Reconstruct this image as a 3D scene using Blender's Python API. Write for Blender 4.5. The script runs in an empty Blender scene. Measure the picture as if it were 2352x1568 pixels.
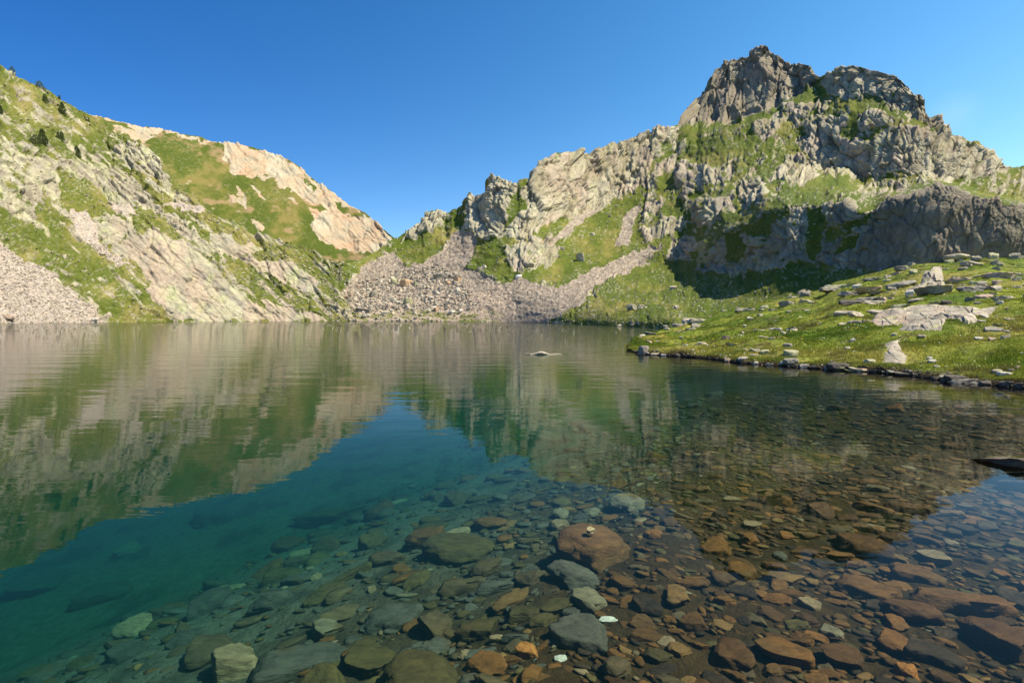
import bpy, math, random
import numpy as np

rng = np.random.default_rng(7)
random.seed(7)
SC = bpy.context.scene
COL = SC.collection

# ------------------------------------------------------------------ camera, world, sun, exposure
CAM_H = 1.7
F = 1176.0                      # focal length in the 2352-px frame used for surveying the photo
PITCH = math.atan(54.0 / F)
cd = bpy.data.cameras.new("camera")
cd.lens = 18.0
cd.sensor_width = 36.0
cd.clip_start = 0.05
cd.clip_end = 6000
cam = bpy.data.objects.new("camera", cd)
COL.objects.link(cam)
cam.location = (0, 0, CAM_H)
cam.rotation_euler = (math.radians(90) - PITCH, 0, 0)
SC.camera = cam

SUN_AZ = math.radians(105)       # clockwise from +Y (view direction)
SUN_EL = math.radians(56)
world = bpy.data.worlds.new("World")
SC.world = world
world.use_nodes = True
wn, wl = world.node_tree.nodes, world.node_tree.links
wn.clear()
sky = wn.new('ShaderNodeTexSky')
sky.sky_type = 'NISHITA'
sky.sun_disc = False
sky.sun_elevation = SUN_EL
sky.sun_rotation = SUN_AZ
sky.altitude = 1500
sky.air_density = 1.0
sky.dust_density = 1.0
sky.ozone_density = 2.0
hs = wn.new('ShaderNodeHueSaturation')
hs.inputs['Saturation'].default_value = 1.36
bg = wn.new('ShaderNodeBackground')
bg.inputs['Strength'].default_value = 0.12
wo = wn.new('ShaderNodeOutputWorld')
wl.new(sky.outputs[0], hs.inputs['Color'])
# the sky is deepest blue away from the sun and pales towards it; one faint wisp of cloud
wtc = wn.new('ShaderNodeTexCoord')
wdot = wn.new('ShaderNodeVectorMath'); wdot.operation = 'DOT_PRODUCT'
wdot.inputs[1].default_value = (0.94, 0.0, -0.34)
wl.new(wtc.outputs['Generated'], wdot.inputs[0])
wmr = wn.new('ShaderNodeMapRange'); wmr.inputs['From Min'].default_value = -0.75; wmr.inputs['From Max'].default_value = 0.75
wl.new(wdot.outputs['Value'], wmr.inputs['Value'])
wmx = wn.new('ShaderNodeMix'); wmx.data_type = 'RGBA'
wmx.inputs['A'].default_value = (0.60, 0.76, 0.94, 1); wmx.inputs['B'].default_value = (2.5, 1.85, 1.38, 1)
wl.new(wmr.outputs['Result'], wmx.inputs['Factor'])
wmu = wn.new('ShaderNodeMix'); wmu.data_type = 'RGBA'; wmu.blend_type = 'MULTIPLY'; wmu.inputs['Factor'].default_value = 1.0
wl.new(hs.outputs[0], wmu.inputs['A']); wl.new(wmx.outputs['Result'], wmu.inputs['B'])
wd2 = wn.new('ShaderNodeVectorMath'); wd2.operation = 'DISTANCE'; wd2.inputs[1].default_value = (0.620, 0.731, 0.285)
wns = wn.new('ShaderNodeTexNoise'); wns.inputs['Scale'].default_value = 30; wns.inputs['Detail'].default_value = 5
wl.new(wtc.outputs['Generated'], wns.inputs['Vector'])
wl.new(wtc.outputs['Generated'], wd2.inputs[0])
wm2 = wn.new('ShaderNodeMapRange'); wm2.inputs['From Min'].default_value = 0.035; wm2.inputs['To Max'].default_value = 0.16; wm2.inputs['From Max'].default_value = 0.0
wl.new(wd2.outputs['Value'], wm2.inputs['Value'])
wm3 = wn.new('ShaderNodeMath'); wm3.operation = 'MULTIPLY'; wl.new(wm2.outputs[0], wm3.inputs[0]); wl.new(wns.outputs['Fac'], wm3.inputs[1])
wcl = wn.new('ShaderNodeMix'); wcl.data_type = 'RGBA'; wcl.inputs['B'].default_value = (6.0, 6.6, 7.0, 1)
wl.new(wm3.outputs[0], wcl.inputs['Factor']); wl.new(wmu.outputs['Result'], wcl.inputs['A'])
wl.new(wcl.outputs['Result'], bg.inputs['Color'])
wl.new(bg.outputs[0], wo.inputs['Surface'])

sd = bpy.data.lights.new("sun", 'SUN')
sd.energy = 5.0
sd.angle = math.radians(0.5)
sd.color = (1.0, 0.90, 0.70)
sun = bpy.data.objects.new("sun", sd)
COL.objects.link(sun)
sun.rotation_euler = (math.radians(90) - SUN_EL, 0, -SUN_AZ + math.pi)
sun.location = (60, 0, 90)

SC.view_settings.view_transform = 'Standard'
SC.view_settings.look = 'None'
SC.view_settings.exposure = 0.62
SC.view_settings.gamma = 1.0
SC.cycles.use_denoising = True
SC.cycles.max_bounces = 8
SC.cycles.transparent_max_bounces = 16
SC.cycles.volume_bounces = 0
SC.cycles.caustics_reflective = False
SC.cycles.caustics_refractive = False
SC.cycles.sample_clamp_indirect = 4.0

# ------------------------------------------------------------------ numeric helpers
f32 = np.float32


def _h(ix, iy, iz, s):
    h = (ix.astype(np.uint32) * np.uint32(374761393) + iy.astype(np.uint32) * np.uint32(668265263)
         + iz.astype(np.uint32) * np.uint32(2147483647) + np.uint32((s * 974711) & 0xffffffff))
    h = (h ^ (h >> np.uint32(13))) * np.uint32(1274126177)
    h = (h ^ (h >> np.uint32(16))) * np.uint32(2246822519)
    h ^= h >> np.uint32(13)
    return (h & np.uint32(0xffffff)).astype(f32) / f32(0xffffff)


def vnoise(x, y, z, s=0):
    x = np.asarray(x, dtype=f32); y = np.asarray(y, dtype=f32); z = np.asarray(z, dtype=f32)
    x, y, z = np.broadcast_arrays(x, y, z)
    ix, iy, iz = np.floor(x), np.floor(y), np.floor(z)
    fx, fy, fz = x - ix, y - iy, z - iz
    ix = ix.astype(np.int64); iy = iy.astype(np.int64); iz = iz.astype(np.int64)
    fx = fx * fx * fx * (fx * (fx * 6 - 15) + 10)
    fy = fy * fy * fy * (fy * (fy * 6 - 15) + 10)
    fz = fz * fz * fz * (fz * (fz * 6 - 15) + 10)
    r = 0
    for dx in (0, 1):
        wx = fx if dx else 1 - fx
        for dy in (0, 1):
            wy = fy if dy else 1 - fy
            for dz in (0, 1):
                wz = fz if dz else 1 - fz
                r = r + wx * wy * wz * _h(ix + dx, iy + dy, iz + dz, s)
    return r * 2 - 1


def fbm(x, y, z, o=4, s=0, g=0.5):
    a, t, r = 1.0, 0.0, 0
    for k in range(o):
        m = 2.03 ** k
        r = r + a * vnoise(x * m + 13.7 * k, y * m + 7.1 * k, z * m - 3.3 * k, s + k)
        t += a; a *= g
    return r / t


def ridged(x, y, z, o=3, s=0):
    a, t, r = 1.0, 0.0, 0
    for k in range(o):
        m = 2.1 ** k
        r = r + a * (1 - 2.4 * np.abs(vnoise(x * m + 5.3 * k, y * m + 1.1 * k, z * m, s + k)))
        t += a; a *= 0.5
    return r / t


def facets(x, y, z, s=0):
    """angular blocks: every cell of a jittered lattice carries its own tilted plane"""
    x = np.asarray(x, dtype=f32); y = np.asarray(y, dtype=f32); z = np.asarray(z, dtype=f32)
    ix, iy, iz = (np.floor(v).astype(np.int64) for v in (x, y, z))
    best = np.full(x.shape, 1e9, dtype=f32); second = best.copy()
    val = np.zeros(x.shape, dtype=f32)
    for dx in (-1, 0, 1):
        for dy in (-1, 0, 1):
            for dz in (-1, 0, 1):
                cx, cy, cz = ix + dx, iy + dy, iz + dz
                px = cx + _h(cx, cy, cz, s + 1); py = cy + _h(cx, cy, cz, s + 2); pz = cz + _h(cx, cy, cz, s + 3)
                ddx, ddy, ddz = x - px, y - py, z - pz
                d = ddx * ddx + ddy * ddy + ddz * ddz
                g1 = _h(cx, cy, cz, s + 4) * 2 - 1; g2 = _h(cx, cy, cz, s + 5) * 2 - 1; o = _h(cx, cy, cz, s + 6) - 0.5
                v = ddx * g1 + ddy * g2 + o * 0.8
                m = d < best
                second = np.where(m, best, np.minimum(second, d))
                val = np.where(m, v, val); best = np.where(m, d, best)
    edge = np.sqrt(second) - np.sqrt(best)
    return val.astype(f32), edge.astype(f32)


def sstep(a, b, x):
    t = np.clip((x - a) / (b - a), 0, 1)
    return t * t * (3 - 2 * t)


def mixc(a, b, t):
    return a + (b - a) * t[..., None]


def C(r, g, b):
    return np.array([r, g, b], dtype=f32)


def inpoly(px, py, poly):
    r = np.zeros(px.shape, dtype=bool)
    P = np.asarray(poly, dtype=f32)
    lo, hi = P.min(0), P.max(0)
    sel = (px >= lo[0]) & (px <= hi[0]) & (py >= lo[1]) & (py <= hi[1])
    x, y = px[sel], py[sel]
    c = np.zeros(x.shape, dtype=bool)
    for (x0, y0), (x1, y1) in zip(P, np.roll(P, -1, axis=0)):
        if y0 == y1:
            continue
        m = (y0 > y) != (y1 > y)
        c ^= m & (x < (x1 - x0) * (y - y0) / (y1 - y0) + x0)
    r[sel] = c
    return r


def polydist(px, py, poly):
    P = np.asarray(poly, dtype=f32)
    d = np.full(px.shape, 1e9, dtype=f32)
    for a, b in zip(P, np.roll(P, -1, axis=0)):
        ab = b - a
        t = np.clip(((px - a[0]) * ab[0] + (py - a[1]) * ab[1]) / (ab @ ab + 1e-9), 0, 1)
        d = np.minimum(d, np.hypot(px - a[0] - t * ab[0], py - a[1] - t * ab[1]))
    return np.where(inpoly(px, py, poly), d, -d)


def zp(pts, ox, oy, k):
    """survey points read off an enlarged view -> frame coordinates"""
    return [(ox + x * k, oy + y * k) for x, y in pts]


Z1 = lambda p: zp(p, 0, 114.8, 0.4211)
Z2 = lambda p: zp(p, 574.2, 287.1, 0.3295)
Z3 = lambda p: zp(p, 1148.4, 229.7, 0.3478)
Z4 = lambda p: zp(p, 1550.3, 57.4, 0.3662)
Z5 = lambda p: zp(p, 1378, 516.8, 0.4141)
Z6 = lambda p: zp(p, 689, 602.9, 0.19528)
Z7 = lambda p: zp(p, 344.5, 401.9, 0.21967)
Z8 = lambda p: zp(p, 1780, 631.6, 0.24316)
Z9 = lambda p: zp(p, 1894.8, 516.8, 0.19434)
ZA = lambda p: zp(p, 1406.8, 660.3, 0.19530)


def line(pts):
    P = sorted(pts)
    X = np.array([p[0] for p in P]); Y = np.array([p[1] for p in P])
    return lambda x: np.interp(x, X, Y)


def ray(px, py):
    """frame coordinates -> slope of the sight line (x per y, z per y)"""
    u = (np.asarray(px, dtype=np.float64) - 1176) / F
    v = (784 - np.asarray(py, dtype=np.float64)) / F
    fw = math.cos(PITCH) + v * math.sin(PITCH)
    up = -math.sin(PITCH) + v * math.cos(PITCH)
    return u / fw, up / fw


def onwater(px, py):
    ex, e = ray(px, py)
    Y = -CAM_H / e
    return ex * Y, Y


def hblur(A, xs, sig):
    """gaussian blur along columns' positions (uneven spacing handled by resampling)"""
    A = np.atleast_2d(A)
    g = np.arange(xs[0], xs[-1] + 2, 2.0)
    k = np.arange(-2 * int(1.5 * sig), 2 * int(1.5 * sig) + 1, 2.0)
    w = np.exp(-0.5 * (k / sig) ** 2); w /= w.sum()
    out = np.empty_like(A)
    n = len(k) // 2
    for r in range(A.shape[0]):
        v = np.interp(g, xs, A[r])
        v = np.pad(v, n, mode='edge')
        v = np.convolve(v, w, mode='valid')
        out[r] = np.interp(xs, g[:len(v)], v)
    return out


# ------------------------------------------------------------------ mesh helpers
def new_mesh(name, V, faces, mat, cols=None, smooth=True):
    V = np.asarray(V, dtype=f32)
    faces = np.asarray(faces, dtype=np.int32)
    me = bpy.data.meshes.new(name)
    n, k = faces.shape
    me.vertices.add(len(V)); me.vertices.foreach_set('co', V.ravel())
    me.loops.add(n * k); me.loops.foreach_set('vertex_index', faces.ravel())
    me.polygons.add(n)
    me.polygons.foreach_set('loop_start', np.arange(0, n * k, k, dtype=np.int32))
    me.polygons.foreach_set('loop_total', np.full(n, k, dtype=np.int32))
    me.update(calc_edges=True)
    me.polygons.foreach_set('use_smooth', np.full(n, smooth, dtype=bool))
    if cols is not None:
        a = me.color_attributes.new('Col', 'FLOAT_COLOR', 'POINT')
        c = np.ones((len(V), 4), dtype=f32); c[:, :3] = cols
        a.data.foreach_set('color', c.ravel())
    if mat:
        me.materials.append(mat)
    return me


def new_obj(name, me, parent=None):
    o = bpy.data.objects.new(name, me)
    COL.objects.link(o)
    if parent:
        o.parent = parent
    return o


def tag(o, label=None, cat=None, group=None, kind=None):
    if label: o['label'] = label
    if cat: o['category'] = cat
    if group: o['group'] = group
    if kind: o['kind'] = kind
    return o


def grid_faces(R, Cn):
    i = np.arange((R - 1) * (Cn - 1))
    a = (i // (Cn - 1)) * Cn + i % (Cn - 1)
    return np.stack([a, a + 1, a + Cn + 1, a + Cn], 1).astype(np.int32)


def grid_normals(P):
    du = np.gradient(P, axis=1); dv = np.gradient(P, axis=0)
    n = np.cross(du, dv)
    n /= np.linalg.norm(n, axis=2, keepdims=True) + 1e-9
    return n


# ------------------------------------------------------------------ materials
def mat_new(name):
    m = bpy.data.materials.new(name)
    m.use_nodes = True
    nt = m.node_tree
    nt.nodes.clear()
    out = nt.nodes.new('ShaderNodeOutputMaterial')
    return m, nt.nodes, nt.links, out


def mat_ground(name, scale=1.0, var=0.35, rough=0.95, bump=0.4, bscale=3.0):
    """vertex-coloured ground with fine procedural grain"""
    m, N, L, out = mat_new(name)
    b = N.new('ShaderNodeBsdfPrincipled')
    b.inputs['Roughness'].default_value = rough
    b.inputs['Specular IOR Level'].default_value = 0.15
    at = N.new('ShaderNodeVertexColor'); at.layer_name = 'Col'
    geo = N.new('ShaderNodeNewGeometry')
    nz = N.new('ShaderNodeTexNoise'); nz.inputs['Scale'].default_value = scale
    nz.inputs['Detail'].default_value = 5; nz.inputs['Roughness'].default_value = 0.7
    mr = N.new('ShaderNodeMapRange')
    mr.inputs['From Min'].default_value = 0.25; mr.inputs['From Max'].default_value = 0.75
    mr.inputs['To Min'].default_value = 1 - var; mr.inputs['To Max'].default_value = 1 + var
    mx = N.new('ShaderNodeVectorMath'); mx.operation = 'SCALE'
    L.new(geo.outputs['Position'], nz.inputs['Vector'])
    L.new(nz.outputs['Fac'], mr.inputs['Value'])
    L.new(at.outputs['Color'], mx.inputs[0]); L.new(mr.outputs['Result'], mx.inputs['Scale'])
    L.new(mx.outputs['Vector'], b.inputs['Base Color'])
    n2 = N.new('ShaderNodeTexNoise'); n2.inputs['Scale'].default_value = bscale
    n2.inputs['Detail'].default_value = 6; n2.inputs['Roughness'].default_value = 0.65
    L.new(geo.outputs['Position'], n2.inputs['Vector'])
    bp = N.new('ShaderNodeBump'); bp.inputs['Strength'].default_value = bump
    bp.inputs['Distance'].default_value = 1.0 / bscale
    L.new(n2.outputs['Fac'], bp.inputs['Height'])
    L.new(bp.outputs['Normal'], b.inputs['Normal'])
    L.new(b.outputs[0], out.inputs['Surface'])
    return m


def mat_stone(name, vertex=False, lichen=0.0, scale=7.0, rough=0.8, stain=None, spec=0.25):
    m, N, L, out = mat_new(name)
    b = N.new('ShaderNodeBsdfPrincipled')
    b.inputs['Roughness'].default_value = rough
    b.inputs['Specular IOR Level'].default_value = spec
    if vertex:
        src = N.new('ShaderNodeVertexColor'); src.layer_name = 'Col'; csock = src.outputs['Color']
    else:
        src = N.new('ShaderNodeObjectInfo'); csock = src.outputs['Color']
    geo = N.new('ShaderNodeNewGeometry')
    tc = N.new('ShaderNodeTexCoord')
    # lamination: noise stretched along one axis
    mp = N.new('ShaderNodeMapping'); mp.inputs['Scale'].default_value = (1.0, 2.2, 4.5)
    mp.inputs['Rotation'].default_value = (0.35, 0.2, 0.5)
    L.new(geo.outputs['Position'], mp.inputs['Vector'])
    n1 = N.new('ShaderNodeTexNoise'); n1.inputs['Scale'].default_value = scale
    n1.inputs['Detail'].default_value = 8; n1.inputs['Roughness'].default_value = 0.72
    L.new(mp.outputs[0], n1.inputs['Vector'])
    mr = N.new('ShaderNodeMapRange')
    mr.inputs['From Min'].default_value = 0.28; mr.inputs['From Max'].default_value = 0.72
    mr.inputs['To Min'].default_value = 0.45; mr.inputs['To Max'].default_value = 1.5
    L.new(n1.outputs['Fac'], mr.inputs['Value'])
    vm = N.new('ShaderNodeVectorMath'); vm.operation = 'SCALE'
    L.new(csock, vm.inputs[0]); L.new(mr.outputs[0], vm.inputs['Scale'])
    last = vm.outputs[0]
    cols = []
    if stain: cols.append((stain, 0.57, scale * 0.35))
    if lichen: cols.append(((0.42, 0.42, 0.16), 0.62 - lichen * 0.1, scale * 0.6))
    for k, (c, th, s2) in enumerate(cols):
        n3 = N.new('ShaderNodeTexNoise'); n3.inputs['Scale'].default_value = s2
        n3.inputs['Detail'].default_value = 6
        off = N.new('ShaderNodeVectorMath'); off.operation = 'ADD'; off.inputs[1].default_value = (17.3 * (k + 1), 4.1, 9.7)
        L.new(geo.outputs['Position'], off.inputs[0]); L.new(off.outputs[0], n3.inputs['Vector'])
        r = N.new('ShaderNodeMapRange'); r.inputs['From Min'].default_value = th; r.inputs['From Max'].default_value = th + 0.1
        r.inputs['To Max'].default_value = 0.75
        L.new(n3.outputs['Fac'], r.inputs['Value'])
        mx = N.new('ShaderNodeMix'); mx.data_type = 'RGBA'
        L.new(r.outputs[0], mx.inputs['Factor']); L.new(last, mx.inputs['A']); mx.inputs['B'].default_value = (*c, 1)
        last = mx.outputs['Result']
    L.new(last, b.inputs['Base Color'])
    n2 = N.new('ShaderNodeTexNoise'); n2.inputs['Scale'].default_value = scale * 2.2
    n2.inputs['Detail'].default_value = 7; n2.inputs['Roughness'].default_value = 0.65
    L.new(mp.outputs[0], n2.inputs['Vector'])
    bp = N.new('ShaderNodeBump'); bp.inputs['Strength'].default_value = 0.55
    bp.inputs['Distance'].default_value = 0.25 / scale
    L.new(n2.outputs['Fac'], bp.inputs['Height']); L.new(bp.outputs[0], b.inputs['Normal'])
    L.new(b.outputs[0], out.inputs['Surface'])
    return m


def mat_leaf(name, rough=0.7):
    m, N, L, out = mat_new(name)
    b = N.new('ShaderNodeBsdfPrincipled'); b.inputs['Roughness'].default_value = rough
    b.inputs['Specular IOR Level'].default_value = 0.2
    at = N.new('ShaderNodeVertexColor'); at.layer_name = 'Col'
    L.new(at.outputs['Color'], b.inputs['Base Color'])
    tr = N.new('ShaderNodeBsdfTranslucent'); L.new(at.outputs['Color'], tr.inputs['Color'])
    mx = N.new('ShaderNodeMixShader'); mx.inputs[0].default_value = 0.45
    L.new(b.outputs[0], mx.inputs[1]); L.new(tr.outputs[0], mx.inputs[2])
    L.new(mx.outputs[0], out.inputs['Surface'])
    return m


M_MTN = mat_ground('mountain_ground', scale=0.55, var=0.28, bump=0.55, bscale=0.8)
M_MEADOW = mat_ground('meadow_turf', scale=4.0, var=0.35, bump=0.5, bscale=9.0)
M_BED = mat_ground('lake_bed_gravel', scale=9.0, var=0.5, bump=0.8, bscale=14.0)
M_SCREE = mat_stone('scree_stone', vertex=True, scale=1.2)
M_ROCK = mat_stone('meadow_rock', scale=3.0, lichen=0.2)
M_ROCKV = mat_stone('outcrop_rock', vertex=True, scale=2.0, lichen=0.35)
M_SUB = mat_stone('submerged_stone', scale=6.0, rough=0.75, stain=(0.10, 0.055, 0.02))
M_SUBV = mat_stone('submerged_pebble', vertex=True, scale=6.0, rough=0.75, stain=(0.10, 0.055, 0.02))
M_GRASS = mat_leaf('grass_blade')
M_PINE = mat_leaf('pine_needles', 0.8)


# ------------------------------------------------------------------ terrain layers
class Layer:
    """a mountainside surveyed column by column: each column climbs from its foot to its crest,
    its distance growing with the steepness of what the photo shows there"""

    def __init__(s, xs, base_py, base_Y, top_py, rows, tanf, jump=None, blur=14, floor_drop=3.0):
        s.xs = xs
        s.t = np.linspace(0, 1, rows)
        b = base_py(xs); tp = np.minimum(top_py(xs), b - 1)
        s.b, s.tp = b, tp
        PX = np.broadcast_to(xs, (rows, len(xs))).copy()
        s.tps = np.minimum(hblur(tp, xs, 60)[0], b - 1)
        PY = s.row_py(b, tp, s.tps, s.t[:, None])
        ex, e = ray(PX, PY)
        T = tanf(PX, PY) * np.sqrt(1 + ex ** 2)
        T = np.maximum(T, e + 0.14)
        de = np.diff(e, axis=0)
        dl = de / (T[1:] - e[1:])
        climb = np.vstack([np.zeros((1, len(xs))), np.cumsum(dl, 0)])
        s.lnY = hblur(climb, xs, blur) + hblur(np.log(base_Y(xs))[None], xs, 12)
        if jump is not None:
            s.lnY = s.lnY + hblur(jump(PX, PY), xs, 10)
        s.PX, s.PY, s.ex, s.e = PX, PY, ex, e
        s.rebuild()

    @staticmethod
    def row_py(b, tp, tps, t):
        # rows follow a smoothed crest line and close up on the true skyline only near the top
        return b + (tps - b) * t + (tp - tps) * t ** 4

    def rebuild(s):
        Y = np.exp(s.lnY)
        s.P = np.stack([s.ex * Y, Y, CAM_H + s.e * Y], 2)
        s.N = grid_normals(s.P)
        # make the normals look at the camera
        v = np.array([0, 0, CAM_H]) - s.P
        sg = np.sign((s.N * v).sum(2)); sg[sg == 0] = 1
        s.N *= sg[..., None]

    def displace(s, d):
        """d in survey pixels"""
        s.P = s.P + s.N * (d * np.exp(s.lnY) / F)[..., None]
        s.N2 = grid_normals(s.P)
        v = np.array([0, 0, CAM_H]) - s.P
        sg = np.sign((s.N2 * v).sum(2)); sg[sg == 0] = 1
        s.N2 *= sg[..., None]

    def at(s, px, py):
        """surface point(s) seen at frame position(s)"""
        px = np.asarray(px, dtype=np.float64); py = np.asarray(py, dtype=np.float64)
        c = np.interp(px, s.xs, np.arange(len(s.xs)))
        ci = np.clip(c, 0, len(s.xs) - 2).astype(int); fc = (c - ci)[..., None]
        b = np.interp(px, s.xs, s.b); tp = np.interp(px, s.xs, s.tp); tps = np.interp(px, s.xs, s.tps)
        lo = np.zeros(np.shape(px)); hi = np.ones(np.shape(px))
        for _ in range(22):
            md = 0.5 * (lo + hi)
            up = s.row_py(b, tp, tps, md) > py
            lo = np.where(up, md, lo); hi = np.where(up, hi, md)
        r = np.interp(lo, s.t, np.arange(len(s.t)))
        ri = np.clip(r, 0, len(s.t) - 2).astype(int); fr = (r - ri)[..., None]
        Q = s.P
        return (Q[ri, ci] * (1 - fr) * (1 - fc) + Q[ri, ci + 1] * (1 - fr) * fc + Q[ri + 1, ci] * fr * (1 - fc) + Q[ri + 1, ci + 1] * fr * fc)

    def mesh(s, cols, back=True, skirt=True):
        P, K = s.P, cols
        if skirt:
            f = P[0:1].copy(); f[..., 2] -= 4.0
            f[..., :2] *= 0.985
            P = np.concatenate([f, P]); K = np.concatenate([K[0:1], K])
        if back:
            parts, kp = [P], [K]
            top = P[-1:]
            rr = np.sqrt((top[..., 0] ** 2 + top[..., 1] ** 2))[..., None]
            dirv = np.concatenate([top[..., :2] / rr, np.zeros_like(rr)], 2)
            hz = top[..., 2:3]
            for k in range(1, 9):
                q = k / 8.0
                nb = top + dirv * (q * 1.1 * hz)
                jit = vnoise(nb[..., 0] / 9, nb[..., 1] / 9, nb[..., 2] / 9, 3)[..., None]
                nb[..., 2:3] = hz * (1 - q) - (k == 8) * 4 + jit * 0.03 * hz * (k < 8)
                parts.append(nb); kp.append(K[-1:])
            P = np.concatenate(parts); K = np.concatenate(kp)
        return P, K


def cols_x(a, b, step=2.0, outer=8.0, lo=-40, hi=2392):
    xs = []
    x = a
    while x <= b:
        xs.append(x)
        x += step if lo <= x <= hi else outer
    return np.array(xs, dtype=np.float64)


def rotpx(PX, PY, ang):
    c, s_ = math.cos(ang), math.sin(ang)
    return PX * c + PY * s_, -PX * s_ + PY * c


def soft(PX, PY, polys, base, ragged=7.0, seed=0):
    """paint polygons (value per polygon) over a base map with ragged borders"""
    wx = PX + ragged * fbm(PX / 18, PY / 18, 0 * PX, 3, seed) * 2
    wy = PY + ragged * fbm(PX / 18, PY / 18, 0 * PX + 9, 3, seed + 5) * 2
    A = np.broadcast_to(np.asarray(base, dtype=f32), PX.shape).copy()
    for poly, v in polys:
        A[inpoly(wx, wy, poly)] = v
    return A


def box3(A, n=1):
    for _ in range(n):
        B = np.pad(A, 1, mode='edge')
        A = (B[:-2, 1:-1] + B[2:, 1:-1] + B[1:-1, :-2] + B[1:-1, 2:] + 2 * B[1:-1, 1:-1]) / 6
    return A


def rocky(L, ang, rock, amp=1.0, seed=0, stretch=2.6):
    """rock relief in survey pixels: ribs along the dip, angular blocks, small grain"""
    q, r = rotpx(L.PX, L.PY, ang)
    w = L.lnY * F
    q = q + 5 * fbm(L.PX / 40, L.PY / 40, w / 300, 3, seed + 90)
    a = ridged(q / 46, r / (46 * stretch), w / 500, 3, seed) * 3.5
    for per, am, sd in ((34.0, 8.0, 1), (15.0, 4.2, 2)):
        ph = q / per + 1.5 * fbm(q / (per * 2.2), r / (per * 3.0), w / (per * 30), 3, seed + 70 + sd)
        am_ = am * (0.35 + 0.9 * sstep(-0.4, 0.5, fbm(q / 60, r / 45, 0 * q, 2, seed + 75 + sd)))
        fr_c = ph - np.floor(ph)
        a = a + am_ * (np.minimum((1 - fr_c), fr_c * 7.0) - 0.5)
    f1, e1 = facets(q / 26, r / (26 * stretch * 0.8), w / 500, seed + 20)
    f2, e2 = facets(q / 10, r / (10 * stretch * 0.75), w / 250, seed + 40)
    b = f1 * 8 - 4 * (1 - sstep(0.0, 0.13, e1))
    c = f2 * 5.5 - 3.0 * (1 - sstep(0.0, 0.16, e2))
    f3, e3 = facets(q / 5, r / (5 * stretch * 0.6), w / 120, seed + 50)
    d = fbm(q / 5, r / 9, w / 60, 3, seed + 60) * 1.0 + f3 * 2.2
    fine = 0.22 + 0.78 * sstep(-0.25, 0.35, fbm(q / 55, r / 70, w / 500, 3, seed + 95))
    c, d = c * fine, d * fine
    b = b + facets(q / 62, r / (62 * stretch * 0.6), w / 600, seed + 30)[0] * 9
    crack = (1 - sstep(0, 0.1, e1)) * 0.6 + (1 - sstep(0, 0.12, e2)) * 0.4
    return (a + b + c + d) * amp, f1, f2, crack


def relief_grass(L, seed=0):
    w = L.lnY * F
    return fbm(L.PX / 26, L.PY / 16, w / 40, 3, seed) * 3.0 + fbm(L.PX / 6, L.PY / 5, w / 8, 2, seed + 7) * 1.0


def grass_col(L, seed, dark=C(0.075, 0.115, 0.012), mid=C(0.125, 0.155, 0.022), yel=C(0.235, 0.215, 0.055)):
    n = fbm(L.PX / 60, L.PY / 42, L.lnY * 3, 4, seed)
    n2 = fbm(L.PX / 9, L.PY / 6, L.lnY * 30, 3, seed + 3)
    t = sstep(-0.35, 0.35, n + 0.45 * n2)
    g = mixc(np.broadcast_to(dark, L.PX.shape + (3,)), mid, t)
    t2 = sstep(0.1, 0.55, n * 0.9 + 0.5 * fbm(L.PX / 25, L.PY / 14, 0 * L.PX, 3, seed + 8))
    return mixc(g, yel, t2 * 0.75)


# ---------------- far ridge behind the left mountainside
sky_far = line([(100, 225), (202, 262), (219, 262), (253, 273), (295, 284), (324, 287), (379, 300), (421, 308), (455, 313), (484, 322), (518, 330),
                (547, 330), (581, 338), (607, 346), (640, 356), (673, 373), (696, 389), (722, 412), (759, 437), (772, 452), (805, 470),
                (838, 488), (861, 506), (881, 524), (900, 542), (910, 548), (960, 570)])
base_far = line([(100, 330), (202, 330), (380, 440), (470, 510), (560, 545), (700, 600), (800, 640), (850, 640), (910, 620), (960, 610)])
PINKFAR = [
    (Z2([(-200, 120), (0, 150), (370, 310), (560, 455), (700, 555), (1010, 785), (1000, 840), (960, 860), (830, 895), (600, 850), (480, 810), (440, 720), (420, 620), (400, 570),
         (560, 600), (470, 540), (350, 500), (200, 430), (170, 370), (0, 350), (-150, 330)]), 1.0),
    (Z1([(1280, 505), (1500, 550), (1560, 600), (1500, 690), (1400, 690), (1320, 620), (1200, 600)]), 1.0),
    (Z1([(480, 345), (700, 395), (900, 440), (1150, 492), (1300, 512), (1300, 530), (1100, 505), (900, 455), (760, 440), (600, 385), (480, 365)]), 0.9),
    (Z1([(600, 420), (880, 450), (800, 510), (700, 480)]), 0.75),
    (Z7([(1030, 430), (1110, 440), (1190, 520), (1200, 600), (1130, 580), (1060, 500)]), 0.95),
    (Z7([(1050, 100), (1110, 130), (1200, 220), (1205, 260), (1150, 210)]), 0.85),
    (Z7([(830, 215), (960, 190), (1020, 330), (990, 330), (910, 260), (860, 260)]), 0.8),
    (Z7([(880, 120), (950, 140), (1020, 300), (980, 250)]), 0.75),
    (Z7([(1430, 220), (1500, 260), (1540, 330), (1480, 310)]), 0.8),
    (Z2([(560, 555), (700, 570), (820, 640), (700, 640)]), 0.35), (Z2([(350, 380), (400, 340), (470, 430), (430, 470)]), 0.4)]
xs = cols_x(100, 960, 2.0)
LF = Layer(xs, base_far, line([(100, 330), (300, 345), (850, 385), (960, 400)]), sky_far, 190, lambda X, Y: 0 * X + 0.74, blur=20)
rock = soft(LF.PX, LF.PY, PINKFAR, 0.16, 6, 3)
rock = np.clip(rock + 0.5 * fbm(LF.PX / 14, LF.PY / 9, 0 * LF.PX, 4, 32) * 0.6 + 0.28 * fbm(LF.PX / 22, LF.PY / 15, 0 * LF.PX, 4, 31), 0, 1)
rs = box3(rock, 2)
rd, f1, f2, crack = rocky(LF, -0.75, rs, 0.55, 100)
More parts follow.
